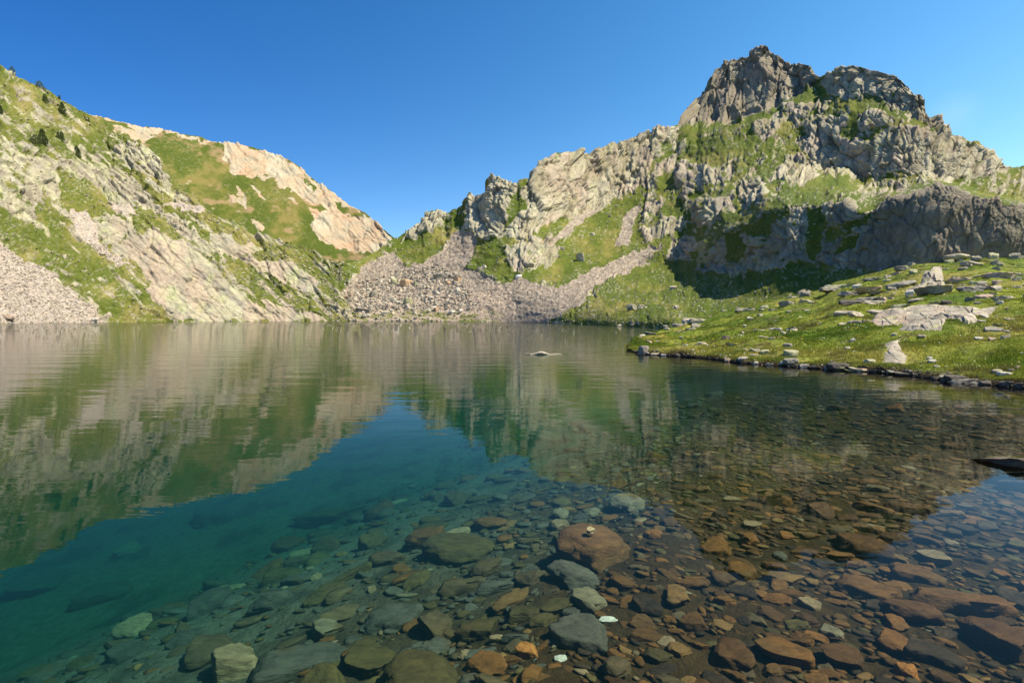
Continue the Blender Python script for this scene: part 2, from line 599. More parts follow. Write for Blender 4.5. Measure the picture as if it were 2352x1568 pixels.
LF.displace(rd * rs + relief_grass(LF, 5) * (1 - rs) * 0.8)
g = grass_col(LF, 11, C(0.066, 0.090, 0.012), C(0.118, 0.124, 0.024), C(0.20, 0.16, 0.052))
pk = mixc(np.broadcast_to(C(0.42, 0.315, 0.205), LF.PX.shape + (3,)), C(0.44, 0.39, 0.28), sstep(-0.3, 0.4, fbm(LF.PX / 30, LF.PY / 30, 0 * LF.PX, 4, 77) + 0.3 * f2))
pk = mixc(pk, C(0.46, 0.25, 0.15), sstep(0.15, 0.6, fbm(LF.PX / 40 + 50, LF.PY / 18, 0 * LF.PX, 4, 78)) * 0.6)
pk = mixc(pk, C(0.33, 0.31, 0.23), sstep(0.0, 0.4, fbm(LF.PX / 16 + 31, LF.PY / 10, 0 * LF.PX, 4, 79)) * 0.6)
pk = mixc(pk, C(0.15, 0.12, 0.085), crack * 0.4)
KF = mixc(g, pk, sstep(0.42, 0.62, rock + 0.12 * f2))
sp = sstep(0.42, 0.5, vnoise(LF.PX / 3, LF.PY / 2.2, 0 * LF.PX, 91) * 0.6 + 0.35 * fbm(LF.PX / 40, LF.PY / 30, 0 * LF.PX, 3, 92))
KF = mixc(KF, C(0.36, 0.31, 0.2), sp * 0.25)
KF = mixc(KF, C(0.30, 0.20, 0.11), (1 - sstep(0.42, 0.6, rock)) * sstep(0.1, 0.5, fbm(LF.PX / 30 + 11, LF.PY / 16, 0 * LF.PX, 4, 93)) * 0.7)
P, K = LF.mesh(KF)
o = new_obj('far_ridge', new_mesh('far_ridge', P.reshape(-1, 3), grid_faces(*P.shape[:2]), M_MTN, K.reshape(-1, 3)))
tag(o, 'green and pink stony ridge beyond the left mountainside', None, None, 'structure')

# ---------------- left mountainside
top_left = line([(-900, -160), (-400, -20), (-100, 113), (0, 153), (42, 167), (69, 186), (99, 199), (126, 218), (145, 228), (168, 243), (185, 254), (202, 262), (236, 292), (269, 308),
                 (303, 321), (337, 338), (358, 353), (375, 367), (380, 388), (392, 418), (400, 430), (421, 441), (446, 452), (467, 457), (477, 485),
                 (514, 499), (553, 516), (575, 531), (608, 542), (652, 553), (697, 567), (730, 580), (752, 602), (772, 640), (792, 690), (815, 742)])
base_left = line([(-900, 752), (0, 743), (250, 740), (450, 738), (700, 738), (815, 743)])
YL = line([(-900, 120), (-300, 140), (0, 160), (300, 205), (600, 250), (780, 266), (910, 268)])
SLAB = [Z1([(600, 1070), (740, 1000), (840, 980), (900, 1010), (1000, 1040), (1100, 1100), (1160, 1170), (1230, 1260), (1330, 1330), (1430, 1400), (1480, 1470), (1000, 1475), (950, 1390), (900, 1340), (800, 1230), (720, 1150)]),
        Z1([(540, 930), (620, 910), (720, 930), (720, 980), (640, 1050), (560, 1050), (520, 970)]),
        Z7([(640, 590), (850, 620), (870, 700), (1230, 740), (1100, 830), (950, 860), (1250, 900), (1500, 900), (1640, 1020), (1790, 1130), (1700, 1190), (1500, 1190), (1380, 1120), (1150, 980), (940, 870), (780, 830), (650, 700)]),
        Z7([(1170, 1270), (1350, 1330), (1550, 1420), (1750, 1450), (1880, 1530), (1230, 1530)]),
        Z7([(0, 1120), (160, 1180), (240, 1260), (450, 1350), (500, 1440), (520, 1530), (300, 1500), (180, 1450), (120, 1330), (0, 1300)])]
ROCKL = [(Z1([(0, 860), (100, 930), (250, 980), (380, 1000), (480, 1060), (620, 1150), (740, 1220), (900, 1330), (1000, 1480), (600, 1480), (540, 1410), (450, 1340), (300, 1210), (100, 1110), (0, 1040)]), 0.33),
         (Z1([(0, 480), (190, 520), (210, 640), (230, 780), (200, 860), (120, 920), (40, 860), (0, 800)]), 0.74),
         (Z1([(170, 560), (300, 600), (330, 700), (350, 800), (270, 800), (200, 740)]), 0.95),
         (Z1([(320, 600), (480, 600), (600, 640), (780, 760), (880, 830), (760, 830), (640, 800), (480, 700), (340, 660)]), 0.8),
         (Z1([(560, 560), (700, 500), (850, 565), (900, 640), (910, 700), (800, 680), (700, 640)]), 0.8),
         (Z1([(870, 860), (950, 880), (1100, 1000), (1250, 1080), (1100, 1090), (940, 960)]), 0.85),
         (Z1([(320, 720), (350, 690), (470, 700), (560, 780), (590, 830), (580, 880), (480, 900), (350, 860), (330, 800)]), 0.08),
         (Z1([(700, 850), (830, 860), (930, 940), (980, 1010), (900, 1000), (840, 970), (740, 980)]), 0.15),
         (Z1([(1040, 950), (1200, 990), (1350, 1080), (1250, 1080), (1100, 1020)]), 0.2),
         (Z7([(770, 880), (1000, 1030), (1150, 1150), (1400, 1290), (1300, 1290), (1080, 1180), (900, 1060), (830, 990)]), 0.05),
         (Z7([(1240, 740), (1450, 860), (1650, 960), (1800, 1060), (2050, 1000), (1600, 760), (1100, 660)]), 0.3),
         (Z7([(1400, 1290), (1600, 1280), (1850, 1380), (1850, 1500), (1600, 1420)]), 0.25)] + [(p, 1.0) for p in SLAB]
SCREEL = [(Z1([(-400, 900), (0, 1060), (100, 1130), (260, 1200), (370, 1290), (450, 1360), (540, 1420), (590, 1490), (0, 1500), (-400, 1500)]), 1.0),
          (Z1([(380, 870), (470, 870), (530, 940), (540, 1040), (640, 1120), (740, 1185), (640, 1170), (540, 1100), (450, 1040), (400, 960)]), 0.9),
          (Z1([(590, 810), (700, 840), (760, 910), (640, 880)]), 0.7), (Z7([(70, 330), (230, 290), (560, 330), (500, 400), (200, 330)]), 0.8)]
xs = cols_x(-900, 814, 2.0)
DIPL = -0.85


def tan_left(X, Y):
    r = soft(X, Y, ROCKL, 0.5, 5, 8)
    return 0.80 + 0.55 * (r - 0.4)


LL = Layer(xs, base_left, YL, top_left, 330, tan_left, blur=50)
q, r = rotpx(LL.PX, LL.PY, DIPL)
rock = soft(LL.PX, LL.PY, ROCKL, 0.45 - 0.09 * (1 - sstep(300, 420, LL.PY)), 6, 8)
slab = box3(soft(LL.PX, LL.PY, [(p, 1.0) for p in SLAB], 0.0, 4, 8), 2)
scree = soft(LL.PX, LL.PY, SCREEL, 0.0, 6, 9)
slab_left, scree_left = slab, scree
streak = fbm(r / 60, q / 9, 0 * q, 4, 41)
rock = np.clip(rock + (0.55 * streak + 0.26 * fbm(LL.PX / 16, LL.PY / 12, 0 * q, 4, 42)) * (1 - 0.8 * slab), 0, 1)
rs = box3(rock, 2)
rd, f1, f2, crack = rocky(LL, DIPL, rs, 1.05, 200, 3.0)
LL.displace((rd * (0.35 + 0.65 * rs) * (1 - 0.45 * slab)) * (1 - 0.85 * scree) + relief_grass(LL, 15) * (1 - rs) * 0.7)
g = grass_col(LL, 21, C(0.090, 0.112, 0.018), C(0.145, 0.148, 0.032), C(0.235, 0.20, 0.07))
n1 = fbm(r / 50, q / 16, 0 * q, 4, 51)
rk = mixc(np.broadcast_to(C(0.31, 0.275, 0.20), q.shape + (3,)), C(0.40, 0.375, 0.25), sstep(-0.25, 0.35, n1 + 0.25 * f2))
rk = mixc(rk, C(0.37, 0.385, 0.18), sstep(0.12, 0.45, fbm(LL.PX / 22, LL.PY / 22, 0 * q, 4, 52)) * 0.55)
rk = mixc(rk, C(0.27, 0.25, 0.22), sstep(0.15, 0.5, fbm(LL.PX / 14 + 40, LL.PY / 12, 0 * q, 4, 53)) * 0.6)
pinkz = sstep(420, 600, LL.PY) * sstep(-0.2, 0.3, fbm(LL.PX / 45, LL.PY / 45, 0 * q, 3, 54) + 0.12)
rk = mixc(rk, C(0.44, 0.32, 0.24), pinkz * (0.28 + 0.22 * slab))
rk = mixc(rk, C(0.13, 0.115, 0.09), crack * 0.5)  # cracks darkened in the colour for relief shade the frontal sun leaves out
rk = mixc(rk, C(0.15, 0.135, 0.10), sstep(0.08, 0.5, fbm(q / 5, r / 9, 0 * q, 3, 60)) * 0.5 * (1 - 0.5 * slab))  # dark speckle painted in as small relief shade lost under frontal sun
KL = mixc(g, rk, sstep(0.44, 0.60, rock + 0.10 * f2))
sc = mixc(np.broadcast_to(C(0.34, 0.275, 0.215), q.shape + (3,)), C(0.43, 0.36, 0.29), sstep(-0.3, 0.3, vnoise(LL.PX / 3.0, LL.PY / 2.4, 0 * q, 55)))
sc = mixc(sc, C(0.30, 0.27, 0.25), sstep(0.0, 0.5, vnoise(LL.PX / 4.0, LL.PY / 2.6, 0 * q + 5, 56)) * 0.7)
KL = mixc(KL, sc, sstep(0.4, 0.6, scree + 0.2 * fbm(LL.PX / 8, LL.PY / 6, 0 * q, 3, 57)))
sp = sstep(0.34, 0.44, vnoise(LL.PX / 4.2, LL.PY / 2.5, 0 * q, 58) * 0.6 + 0.35 * fbm(LL.PX / 40, LL.PY / 30, 0 * q, 3, 59))
KL = mixc(KL, C(0.44, 0.40, 0.29), sp * 0.35 * (1 - slab))
P, K = LL.mesh(KL)
o = new_obj('left_mountainside', new_mesh('left_mountainside', P.reshape(-1, 3), grid_faces(*P.shape[:2]), M_MTN, K.reshape(-1, 3)))
tag(o, 'sunlit rocky mountainside with pale slabs on the left shore', None, None, 'structure')

# ---------------- meadow peninsula on the right
shore_front = line([(1442, 798), (1457, 813), (1498, 815), (1568, 819), (1643, 825), (1697, 834), (1792, 840), (1896, 848), (1999, 854), (2082, 862), (2144, 870),
                    (2206, 879), (2297, 886), (2352, 892), (2700, 935), (3200, 1000)])
meadow_top = line([(1442, 797), (1469, 782), (1515, 761), (1556, 755), (1600, 738), (1660, 716), (1763, 691), (1842, 676), (1891, 664), (1916, 649), (1999, 629), (2057, 614), (2098, 606),
                   (2190, 604), (2239, 593), (2352, 594), (2700, 600), (3200, 600)])
YMT = line([(1442, 26), (1469, 38.5), (1515, 60), (1556, 78), (1600, 79), (1660, 80), (1763, 79), (1842, 76), (1891, 73), (1999, 67), (2098, 62), (2352, 58), (2700, 58), (3200, 60)])
YMB = lambda x: onwater(x, shore_front(x))[1]


class Meadow(Layer):
    def __init__(s, xs, rows):
        s.xs = xs; s.t = np.linspace(0, 1, rows) ** 1.15
        b = shore_front(xs); tp = np.minimum(hblur(meadow_top(xs), xs, 8)[0], b - 1)
        s.b, s.tp, s.tps = b, tp, tp
        s.PX = np.broadcast_to(xs, (rows, len(xs))).copy()
        s.PY = b + (tp - b) * s.t[:, None]
        s.ex, s.e = ray(s.PX, s.PY)
        Y0 = YMB(xs); Yt = np.maximum(hblur(YMT(xs), xs, 40)[0], Y0 + 1.5)
        et = s.e[-1]
        T = np.maximum((Yt * et + CAM_H) / (Yt - Y0), 0.0025)
        Y = (CAM_H + T * Y0) / np.maximum(T - s.e, 1e-4)
        Y = np.minimum(Y, Yt * 1.02)
        s.lnY = hblur(np.log(Y), xs, 14)
        s.rebuild()


xs = cols_x(1442, 3200, 1.6, 8.0)
LM = Meadow(xs, 200)
X, Yw = LM.P[..., 0], LM.P[..., 1]
dsh = np.maximum(LM.P[..., 1] - LM.P[0:1, :, 1], 0)             # metres behind the waterline
bank = 0.17 * (1 - np.exp(-dsh / 0.10)) * (0.75 + 0.5 * fbm(X / 2, Yw / 2, 0 * X, 3, 61))
hum = 0.32 * fbm(X / 2.6, Yw / 2.6, 0 * X, 4, 62) + 0.07 * np.abs(fbm(X / 0.7, Yw / 0.7, 0 * X, 2, 63))
edge_fade = np.minimum(1, dsh / 1.0)
far_fade = 1 - 0.7 * sstep(0.9, 1.0, LM.t[:, None] + 0 * X)
LM.P[..., 2] += (bank + hum * edge_fade * (1 + 0.02 * Yw)) * far_fade
LM.N2 = grid_normals(LM.P); LM.N2 *= np.sign(LM.N2[..., 2:3])
g = mixc(np.broadcast_to(C(0.095, 0.142, 0.013), X.shape + (3,)), C(0.185, 0.208, 0.028), sstep(-0.4, 0.35, fbm(X / 3.0, Yw / 4.0, 0 * X, 4, 64)))
g = mixc(g, C(0.29, 0.25, 0.06), sstep(0.05, 0.5, fbm(X / 5.0 + 9, Yw / 6.0, 0 * X, 4, 65)) * 0.7)
g = mixc(g, C(0.05, 0.085, 0.010), sstep(0.1, 0.5, fbm(X / 1.6 + 3, Yw / 1.2, 0 * X, 3, 66)) * 0.6)
g = mixc(g, C(0.10, 0.075, 0.04), sstep(0.22, 0.5, fbm(X / 1.1 - 8, Yw / 0.9, 0 * X, 3, 67)) * 0.55)
soil = (1 - sstep(0.08, 0.22, dsh + 0.05 * fbm(X / 0.5, Yw / 0.5, 0 * X, 2, 68)))
KM = mixc(g, C(0.05, 0.035, 0.02), soil)
f = LM.P[0:1].copy(); f[..., 2] = -0.6; f[..., :2] *= 0.995
bk = LM.P[-1:].copy(); bk[..., 2] -= 2.5; bk[..., :2] *= 1.05
P = np.concatenate([f, LM.P, bk]); K = np.concatenate([KM[:1] * 0 + C(0.05, 0.035, 0.02), KM, KM[-1:]])
# close the tip on the left
o = new_obj('meadow', new_mesh('meadow', P.reshape(-1, 3), grid_faces(*P.shape[:2]), M_MEADOW, K.reshape(-1, 3)))
tag(o, 'grassy meadow bank running down to the lake on the right', None, None, 'structure')

# ---------------- right mountain, central wall, spires, scree basin, dark cliff
top_right = line([(690, 590), (804, 606), (840, 590), (880, 566), (907, 549), (920, 542), (937, 531), (956, 514), (970, 501), (974, 486), (993, 482), (1012, 486), (1026, 495), (1039, 485), (1062, 472), (1067, 452),
                  (1077, 438), (1098, 444), (1105, 435), (1118, 407), (1129, 400), (1144, 407), (1167, 414), (1190, 425), (1195, 414), (1215, 414), (1219, 418), (1222, 409), (1230, 386),
                  (1236, 373), (1253, 367), (1277, 351), (1301, 353), (1329, 348), (1357, 348), (1388, 337), (1406, 329), (1437, 324), (1454, 315), (1496, 308), (1514, 289), (1534, 294), (1552, 290),
                  (1558, 286), (1569, 260), (1587, 237), (1605, 219), (1616, 193), (1631, 173), (1653, 153), (1664, 138), (1686, 132), (1715, 129), (1730, 110), (1755, 108),
                  (1777, 120), (1796, 132), (1814, 140), (1840, 147), (1858, 151), (1873, 165), (1885, 178), (1898, 169), (1920, 164), (1927, 153), (1971, 153), (2004, 162),
                  (2041, 164), (2063, 176), (2085, 193), (2111, 219), (2129, 240), (2151, 270), (2166, 295), (2187, 314), (2220, 321), (2246, 323), (2264, 339), (2283, 358), (2312, 376), (2325, 386),
                  (2352, 380), (2450, 350), (2700, 330), (3200, 300)])
base_right = line([(690, 625), (752, 640), (775, 700), (795, 741), (905, 740), (1148, 741), (1180, 743), (1280, 747), (1400, 751), (1500, 754), (1545, 755), (1556, 760)] +
                  [(x, float(meadow_top(x)) + 9) for x in range(1570, 3201, 10)])
YRB = line([(690, 330), (752, 320), (775, 290), (795, 272), (905, 264), (1000, 250), (1148, 222), (1180, 212), (1280, 160), (1400, 112), (1500, 89), (1545, 80), (1556, 79), (1600, 80), (1660, 81),
            (1763, 80), (1842, 77), (1891, 74), (1999, 68), (2098, 63), (2352, 59), (2700, 59), (3200, 61)])
CLIFF_TOP = line([(1560, 700), (1600, 640), (1616, 590), (1660, 546), (1711, 526), (1755, 490), (1807, 475), (1880, 471), (1938, 471), (1990, 490), (2012, 486), (2037, 460), (2100, 442),
                  (2154, 429), (2195, 436), (2242, 453), (2264, 460), (2319, 468), (2352, 473), (2700, 480), (3200, 480)])
CLIFF = [(1618, 629), (1600, 625), (1616, 590), (1660, 546), (1711, 526), (1755, 490), (1807, 475), (1880, 471), (1938, 471), (1990, 490), (2012, 486), (2037, 460), (2100, 442), (2154, 429),
         (2195, 436), (2242, 453), (2264, 460), (2319, 468), (2352, 473), (2700, 480), (3200, 480), (3200, 600), (2352, 598), (2239, 600), (2190, 610), (2098, 612), (1999, 620), (1900, 612), (1838, 602),
         (1792, 618), (1734, 626), (1660, 626)]
HOLLOW = [(1660, 628), (1734, 628), (1792, 620), (1838, 604), (1900, 612), (1999, 622), (1990, 640), (1916, 655), (1842, 680), (1763, 690), (1700, 660)]
WALL = [(1235, 372), (1253, 360), (1552, 284), (1541, 334), (1517, 344), (1490, 400), (1461, 435), (1388, 473), (1354, 487), (1305, 501), (1246, 522), (1218, 543), (1200, 563), (1155, 543), (1169, 494),
        (1200, 456), (1218, 424)]
SPIRE = [(1077, 430), (1062, 518), (1088, 537), (1118, 557), (1154, 541), (1167, 498), (1190, 435), (1167, 405), (1129, 395), (1105, 430)]
PEAK = [(1550, 290), (1569, 250), (1616, 185), (1660, 130), (1730, 100), (1800, 125), (1870, 155), (1890, 178), (1869, 200), (1807, 233), (1788, 250), (1726, 268), (1660, 295), (1616, 288)]
PEAK2 = Z4([(920, 370), (960, 290), (1010, 270), (1340, 270), (1420, 320), (1500, 390), (1600, 500), (1700, 660), (1600, 640), (1430, 540), (1290, 470), (1200, 440), (1150, 500), (1050, 470), (960, 430)])
RIB = Z4([(890, 600), (1000, 560), (1050, 700), (1150, 760), (1400, 650), (1550, 660), (1680, 700), (1830, 710), (2000, 800), (2125, 890), (2000, 970), (1750, 995), (1600, 985), (1430, 930), (1300, 950),
          (1100, 975), (950, 955), (850, 870), (770, 720)])
ROCKR = [
    (WALL, 0.93), (SPIRE, 0.97), (PEAK, 1.0), (PEAK2, 0.86), (RIB, 0.9),
    (Z4([(1000, 500), (1200, 450), (1320, 500), (1450, 600), (1300, 620), (1100, 620), (1020, 560)]), 0.40),
    (Z4([(1160, 560), (1280, 530), (1380, 590), (1330, 650), (1170, 660)]), 0.9),
    (Z4([(250, 660), (480, 580), (650, 530), (800, 450), (930, 390), (950, 440), (800, 500), (680, 560), (500, 620), (380, 660)]), 0.15),
    (Z4([(500, 620), (650, 560), (700, 600), (640, 680), (560, 740), (500, 760)]), 0.85),
    (Z4([(680, 520), (860, 480), (1000, 500), (900, 590), (760, 640), (700, 600)]), 0.75),
    (Z4([(20, 860), (80, 760), (180, 690), (350, 700), (500, 690), (560, 730), (420, 800), (300, 870), (100, 880)]), 0.28),
    (Z4([(600, 960), (700, 840), (780, 800), (850, 860), (920, 960), (800, 1030), (700, 1010)]), 0.92),
    (Z4([(870, 1000), (1000, 960), (1180, 970), (1130, 1040), (950, 1100), (700, 1140), (620, 1170), (560, 1150), (680, 1050), (720, 1010)]), 0.25),
    (Z4([(1140, 1020), (1400, 970), (1620, 1000), (1500, 1040), (1300, 1080), (1150, 1060)]), 0.7),
    (Z4([(400, 1060), (500, 960), (600, 1000), (580, 1080), (450, 1130)]), 0.92),
    (Z4([(0, 900), (200, 880), (280, 920), (230, 1020), (60, 1050), (0, 980)]), 0.85),
    (Z3([(1270, 680), (1500, 640), (1560, 720), (1480, 780), (1300, 850)]), 0.92),
    (Z3([(960, 860), (1050, 820), (1280, 790), (1260, 820), (1080, 920), (960, 960)]), 0.88),
    (Z3([(930, 810), (960, 700), (1110, 670), (1050, 760), (980, 800)]), 0.88),
    (Z3([(1000, 580), (930, 560), (1020, 430), (1150, 400), (1160, 470), (1060, 520)]), 0.75),
    (Z3([(1180, 480), (1230, 420), (1540, 440), (1560, 520), (1400, 560), (1300, 620), (1220, 640), (1200, 560)]), 0.78),
    (Z3([(1570, 640), (1640, 560), (1740, 560), (1760, 640), (1650, 690), (1590, 700)]), 0.92),
    (Z3([(1090, 1010), (1220, 900), (1300, 900), (1380, 950), (1280, 1010), (1200, 1090), (1120, 1130)]), 0.75),
    (Z3([(720, 1200), (900, 1080), (980, 1070), (960, 1140), (850, 1170)]), 0.8),
    (Z2([(1050, 820), (1160, 690), (1210, 600), (1330, 600), (1370, 640), (1290, 740), (1200, 780), (1060, 830)]), 0.95),
    (Z2([(1305, 760), (1340, 715), (1375, 730), (1370, 780), (1320, 795)]), 0.9),
    (Z2([(1000, 850), (1060, 825), (1200, 782), (1300, 730), (1380, 680), (1500, 600), (1520, 640), (1480, 740), (1400, 800), (1300, 900), (1180, 970), (1050, 940), (1010, 900)]), 0.08),
    (Z2([(1600, 830), (1720, 790), (1780, 900), (1820, 1000), (1850, 1060), (1700, 1060), (1560, 1010), (1520, 990)]), 0.08),
    (Z2([(1880, 470), (1920, 560), (1850, 640), (1790, 720), (1800, 640)]), 0.08),
    (Z3([(280, 840), (400, 780), (470, 790), (400, 860), (250, 930), (170, 940)]), 0.15),
    (Z3([(20, 1000), (230, 920), (340, 930), (390, 1010), (330, 1070), (230, 1130), (150, 1160), (70, 1100)]), 0.93),
    ([(1468, 435), (1482, 456), (1475, 501), (1468, 518), (1482, 564), (1496, 577), (1444, 598), (1357, 626), (1322, 647), (1281, 657), (1218, 644), (1200, 640), (1263, 609), (1287, 577), (1281, 564),
      (1357, 501), (1409, 470)], 0.05),
    (Z2([(640, 960), (700, 1000), (740, 1040), (880, 940), (1000, 860), (930, 850), (800, 890)]), 0.05),
    ([(1290, 745), (1345, 694), (1400, 646), (1460, 620), (1540, 600), (1610, 600), (1618, 632), (1660, 630), (1700, 660), (1763, 692), (1660, 720), (1560, 760)], 0.2),
    (CLIFF, 0.95), (Z4([(420, 1290), (560, 1190), (700, 1145), (720, 1180), (640, 1240), (600, 1330), (520, 1330)]), 0.35), (Z4([(840, 1150), (930, 1140), (960, 1240), (930, 1400), (880, 1500), (830, 1400)]), 0.3), (Z4([(330, 1330), (420, 1290), (460, 1400), (400, 1500), (340, 1480)]), 0.35), (Z4([(1060, 1330), (1180, 1300), (1150, 1400), (1000, 1460)]), 0.3), (Z4([(960, 1290), (1100, 1240), (1250, 1180), (1200, 1250), (1060, 1330), (960, 1370)]), 0.4), (HOLLOW, 0.3),
    (Z4([(1640, 1010), (1780, 990), (2000, 930), (2125, 895), (2189, 875), (2600, 850), (2600, 1120), (2189, 1120), (1900, 1070), (1770, 1020)]), 0.42),
]
SCREER = [
    (Z2([(1470, 740), (1560, 760), (1600, 830), (1510, 1000), (1560, 1020), (1750, 1100), (1850, 1080), (2000, 1090), (2080, 1160), (2080, 1390), (1750, 1375), (700, 1375), (560, 1340), (540, 1200), (640, 1160), (740, 1060), (780, 1000),
         (880, 940), (1000, 870), (1020, 930), (1090, 980), (1180, 970), (1300, 900), (1400, 800)]), 1.0),
    ([(1524, 564), (1482, 598), (1448, 623), (1399, 644), (1357, 668), (1343, 692), (1288, 724), (1253, 745), (1148, 745), (1148, 651), (1200, 644), (1281, 661), (1343, 630), (1392, 605), (1461, 577)], 1.0),
    ([(1472, 470), (1461, 501), (1454, 532), (1437, 567), (1409, 564), (1427, 529), (1430, 501), (1454, 480)], 1.0),
    ([(1330, 490), (1355, 487), (1388, 473), (1330, 520), (1265, 570), (1255, 560)], 0.8),
]
xs = cols_x(690, 3200, 2.0)


def jump_right(X, Y):
    lift = np.maximum(np.log(225.0 / YRB(X)), 0)
    low = sstep(1060, 1300, X) * (1 - sstep(1480, 1820, X)) * sstep(-0.01, 0.11, ray(X, Y)[1])
    j = lift * (low + sstep(1480, 1820, X) * sstep(-1, np.interp(X, [1480, 1700, 1950, 2060], [200, 110, 80, 14]), CLIFF_TOP(X) - Y))
    pb = np.interp(X, [1540, 1558, 1616, 1660, 1726, 1788, 1807, 1869, 1890], [292, 290, 288, 295, 268, 250, 233, 199, 178])
    j = j + 0.13 * sstep(1545, 1600, X) * (1 - sstep(1850, 1895, X)) * sstep(-1, 5, pb - Y)
    return j


def tan_right(X, Y):
    r = soft(X, Y, ROCKR, 0.52, 4, 18)
    s_ = soft(X, Y, SCREER, 0.0, 4, 19)
    t = np.interp(r, [0, 0.3, 0.55, 0.8, 0.9, 1.0], [0.46, 0.5, 0.68, 1.05, 1.5, 2.2])
    t = np.where(s_ > 0.5, 0.42, t)
    t = np.where(inpoly(X, Y, CLIFF), 1.15 + 2.25 * sstep(1920, 2060, X), t)
    # gentle basin floor near the shore
    return t


LR = Layer(xs, base_right, YRB, top_right, 470, tan_right, jump_right, blur=85)
X_, Y_ = LR.PX, LR.PY
z0 = 0 * X_
rock = soft(X_, Y_, ROCKR, 0.44, 6, 18)
scree = soft(X_, Y_, SCREER, 0.0, 5, 19)
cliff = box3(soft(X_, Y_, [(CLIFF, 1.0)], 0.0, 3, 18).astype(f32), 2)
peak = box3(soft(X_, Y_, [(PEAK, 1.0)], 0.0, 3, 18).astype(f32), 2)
q, r = rotpx(X_, Y_, 0.18)
rock = np.clip(rock + (0.42 * fbm(q / 15, r / 26, LR.lnY * 8, 4, 71) + 0.34 * fbm(X_ / 8, Y_ / 7, z0, 3, 72)) * (1 - 0.6 * peak) * (1 - 0.55 * cliff * sstep(1900, 2060, X_)) - 0.2 * cliff * (1 - sstep(1900, 2060, X_)), 0, 1)
rock = rock * (1 - scree)
rs = box3(rock, 2)
rd, f1, f2, crack = rocky(LR, 0.18, rs, 1.05, 300, 2.2)
rs2 = rs ** 1.2
big = fbm(X_ / 90, Y_ / 110, LR.lnY * 6, 3, 73) * 12
rise = 0.2 + 0.8 * sstep(0, 40, LR.b - Y_)          # keep the shoreline quiet
bulge = hblur(box3(rs, 4), LR.xs, 6) * 8 * (1 - sstep(0.9, 1.0, LR.t)[:, None])
dome = cliff * sstep(1960, 2060, X_)
disp = bulge + rd * rs2 * (1 - 0.55 * dome) + dome * 10 * fbm(X_ / 70, Y_ / 60, z0, 2, 74) + big * (0.35 + 0.65 * rs) * (1 - scree) * 0.8 + relief_grass(LR, 75) * (1 - rs) * 0.8 + scree * (fbm(X_ / 5, Y_ / 4, z0, 3, 76) * 1.6 + fbm(X_ / 30, Y_ / 14, z0, 3, 77) * 3)
shelf = np.zeros_like(disp); shelf[1:] = np.abs(np.diff(LR.lnY, axis=0)) > 0.03
shelf = np.clip(box3(shelf, 6) * 2.5, 0, 1)
LR.displace(disp * rise * (1 - 0.9 * shelf))
nz = LR.N2[..., 2]
g = grass_col(LR, 81, C(0.078, 0.108, 0.013), C(0.125, 0.142, 0.022), C(0.21, 0.185, 0.05))
n1 = fbm(q / 18, r / 50, z0, 4, 82)
rk = mixc(np.broadcast_to(C(0.30, 0.26, 0.165), X_.shape + (3,)), C(0.42, 0.38, 0.265), sstep(-0.25, 0.35, n1 + 0.25 * f2))
rk = mixc(rk, C(0.36, 0.38, 0.20), sstep(0.15, 0.5, fbm(X_ / 20, Y_ / 20, z0, 4, 83)) * 0.4)
rk = mixc(rk, C(0.40, 0.30, 0.24), sstep(0.1, 0.45, fbm(X_ / 36 + 20, Y_ / 36, z0, 3, 84)) * 0.5)
rk = mixc(rk, C(0.19, 0.17, 0.135), sstep(0.05, 0.45, fbm(q / 12 + 40, r / 22, z0, 4, 85)) * 0.55)
lf = 1 - sstep(1050, 1330, X_)
rk = mixc(rk, C(0.44, 0.42, 0.31), lf * 0.5)
rk = mixc(rk, C(0.17, 0.145, 0.11), np.maximum(peak * 0.5, cliff * (0.12 + 0.6 * sstep(1900, 2060, X_))))  # shade of the peak face and cliff painted into the rock colour
rk = mixc(rk, C(0.08, 0.07, 0.055), crack * 0.55)
ledge = sstep(0.62, 0.85, nz) * (1 - peak * 0.9)
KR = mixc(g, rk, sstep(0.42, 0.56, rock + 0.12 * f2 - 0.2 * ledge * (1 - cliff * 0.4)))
n2 = vnoise(X_ / 3.2, Y_ / 2.2, z0, 86)
sc = mixc(np.broadcast_to(C(0.28, 0.225, 0.17), X_.shape + (3,)), C(0.38, 0.32, 0.245), sstep(-0.3, 0.4, n2))
sc = mixc(sc, C(0.18, 0.15, 0.12), sstep(0.25, 0.6, vnoise(X_ / 3.5, Y_ / 2.2, z0 + 4, 87)) * 0.7)
pinkb = sstep(640, 690, Y_) * (1 - sstep(1120, 1220, X_))
sc = mixc(sc, C(0.50, 0.38, 0.28), pinkb * (0.45 + 0.3 * n2))
KR = mixc(KR, sc, sstep(0.4, 0.6, scree + 0.2 * fbm(X_ / 8, Y_ / 6, z0, 3, 88)))
strip = sstep(706, 722, Y_ + 8 * fbm(X_ / 12, Y_ / 6, z0, 3, 89)) * (1 - sstep(1100, 1180, X_)) * sstep(-0.15, 0.2, fbm(X_ / 14, Y_ / 5, z0, 3, 90))
KR = mixc(KR, C(0.16, 0.17, 0.04), strip * 0.9)
sp = sstep(0.36, 0.46, vnoise(X_ / 3.4, Y_ / 2.2, z0, 91) * 0.6 + 0.35 * fbm(X_ / 40, Y_ / 30, z0, 3, 92)) * (1 - peak) * (1 - cliff)
KR = mixc(KR, C(0.40, 0.36, 0.27), sp * 0.4)
hol = soft(X_, Y_, [(HOLLOW, 1.0)], 0.0, 5, 18)

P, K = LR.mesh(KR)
FC = grid_faces(*P.shape[:2])
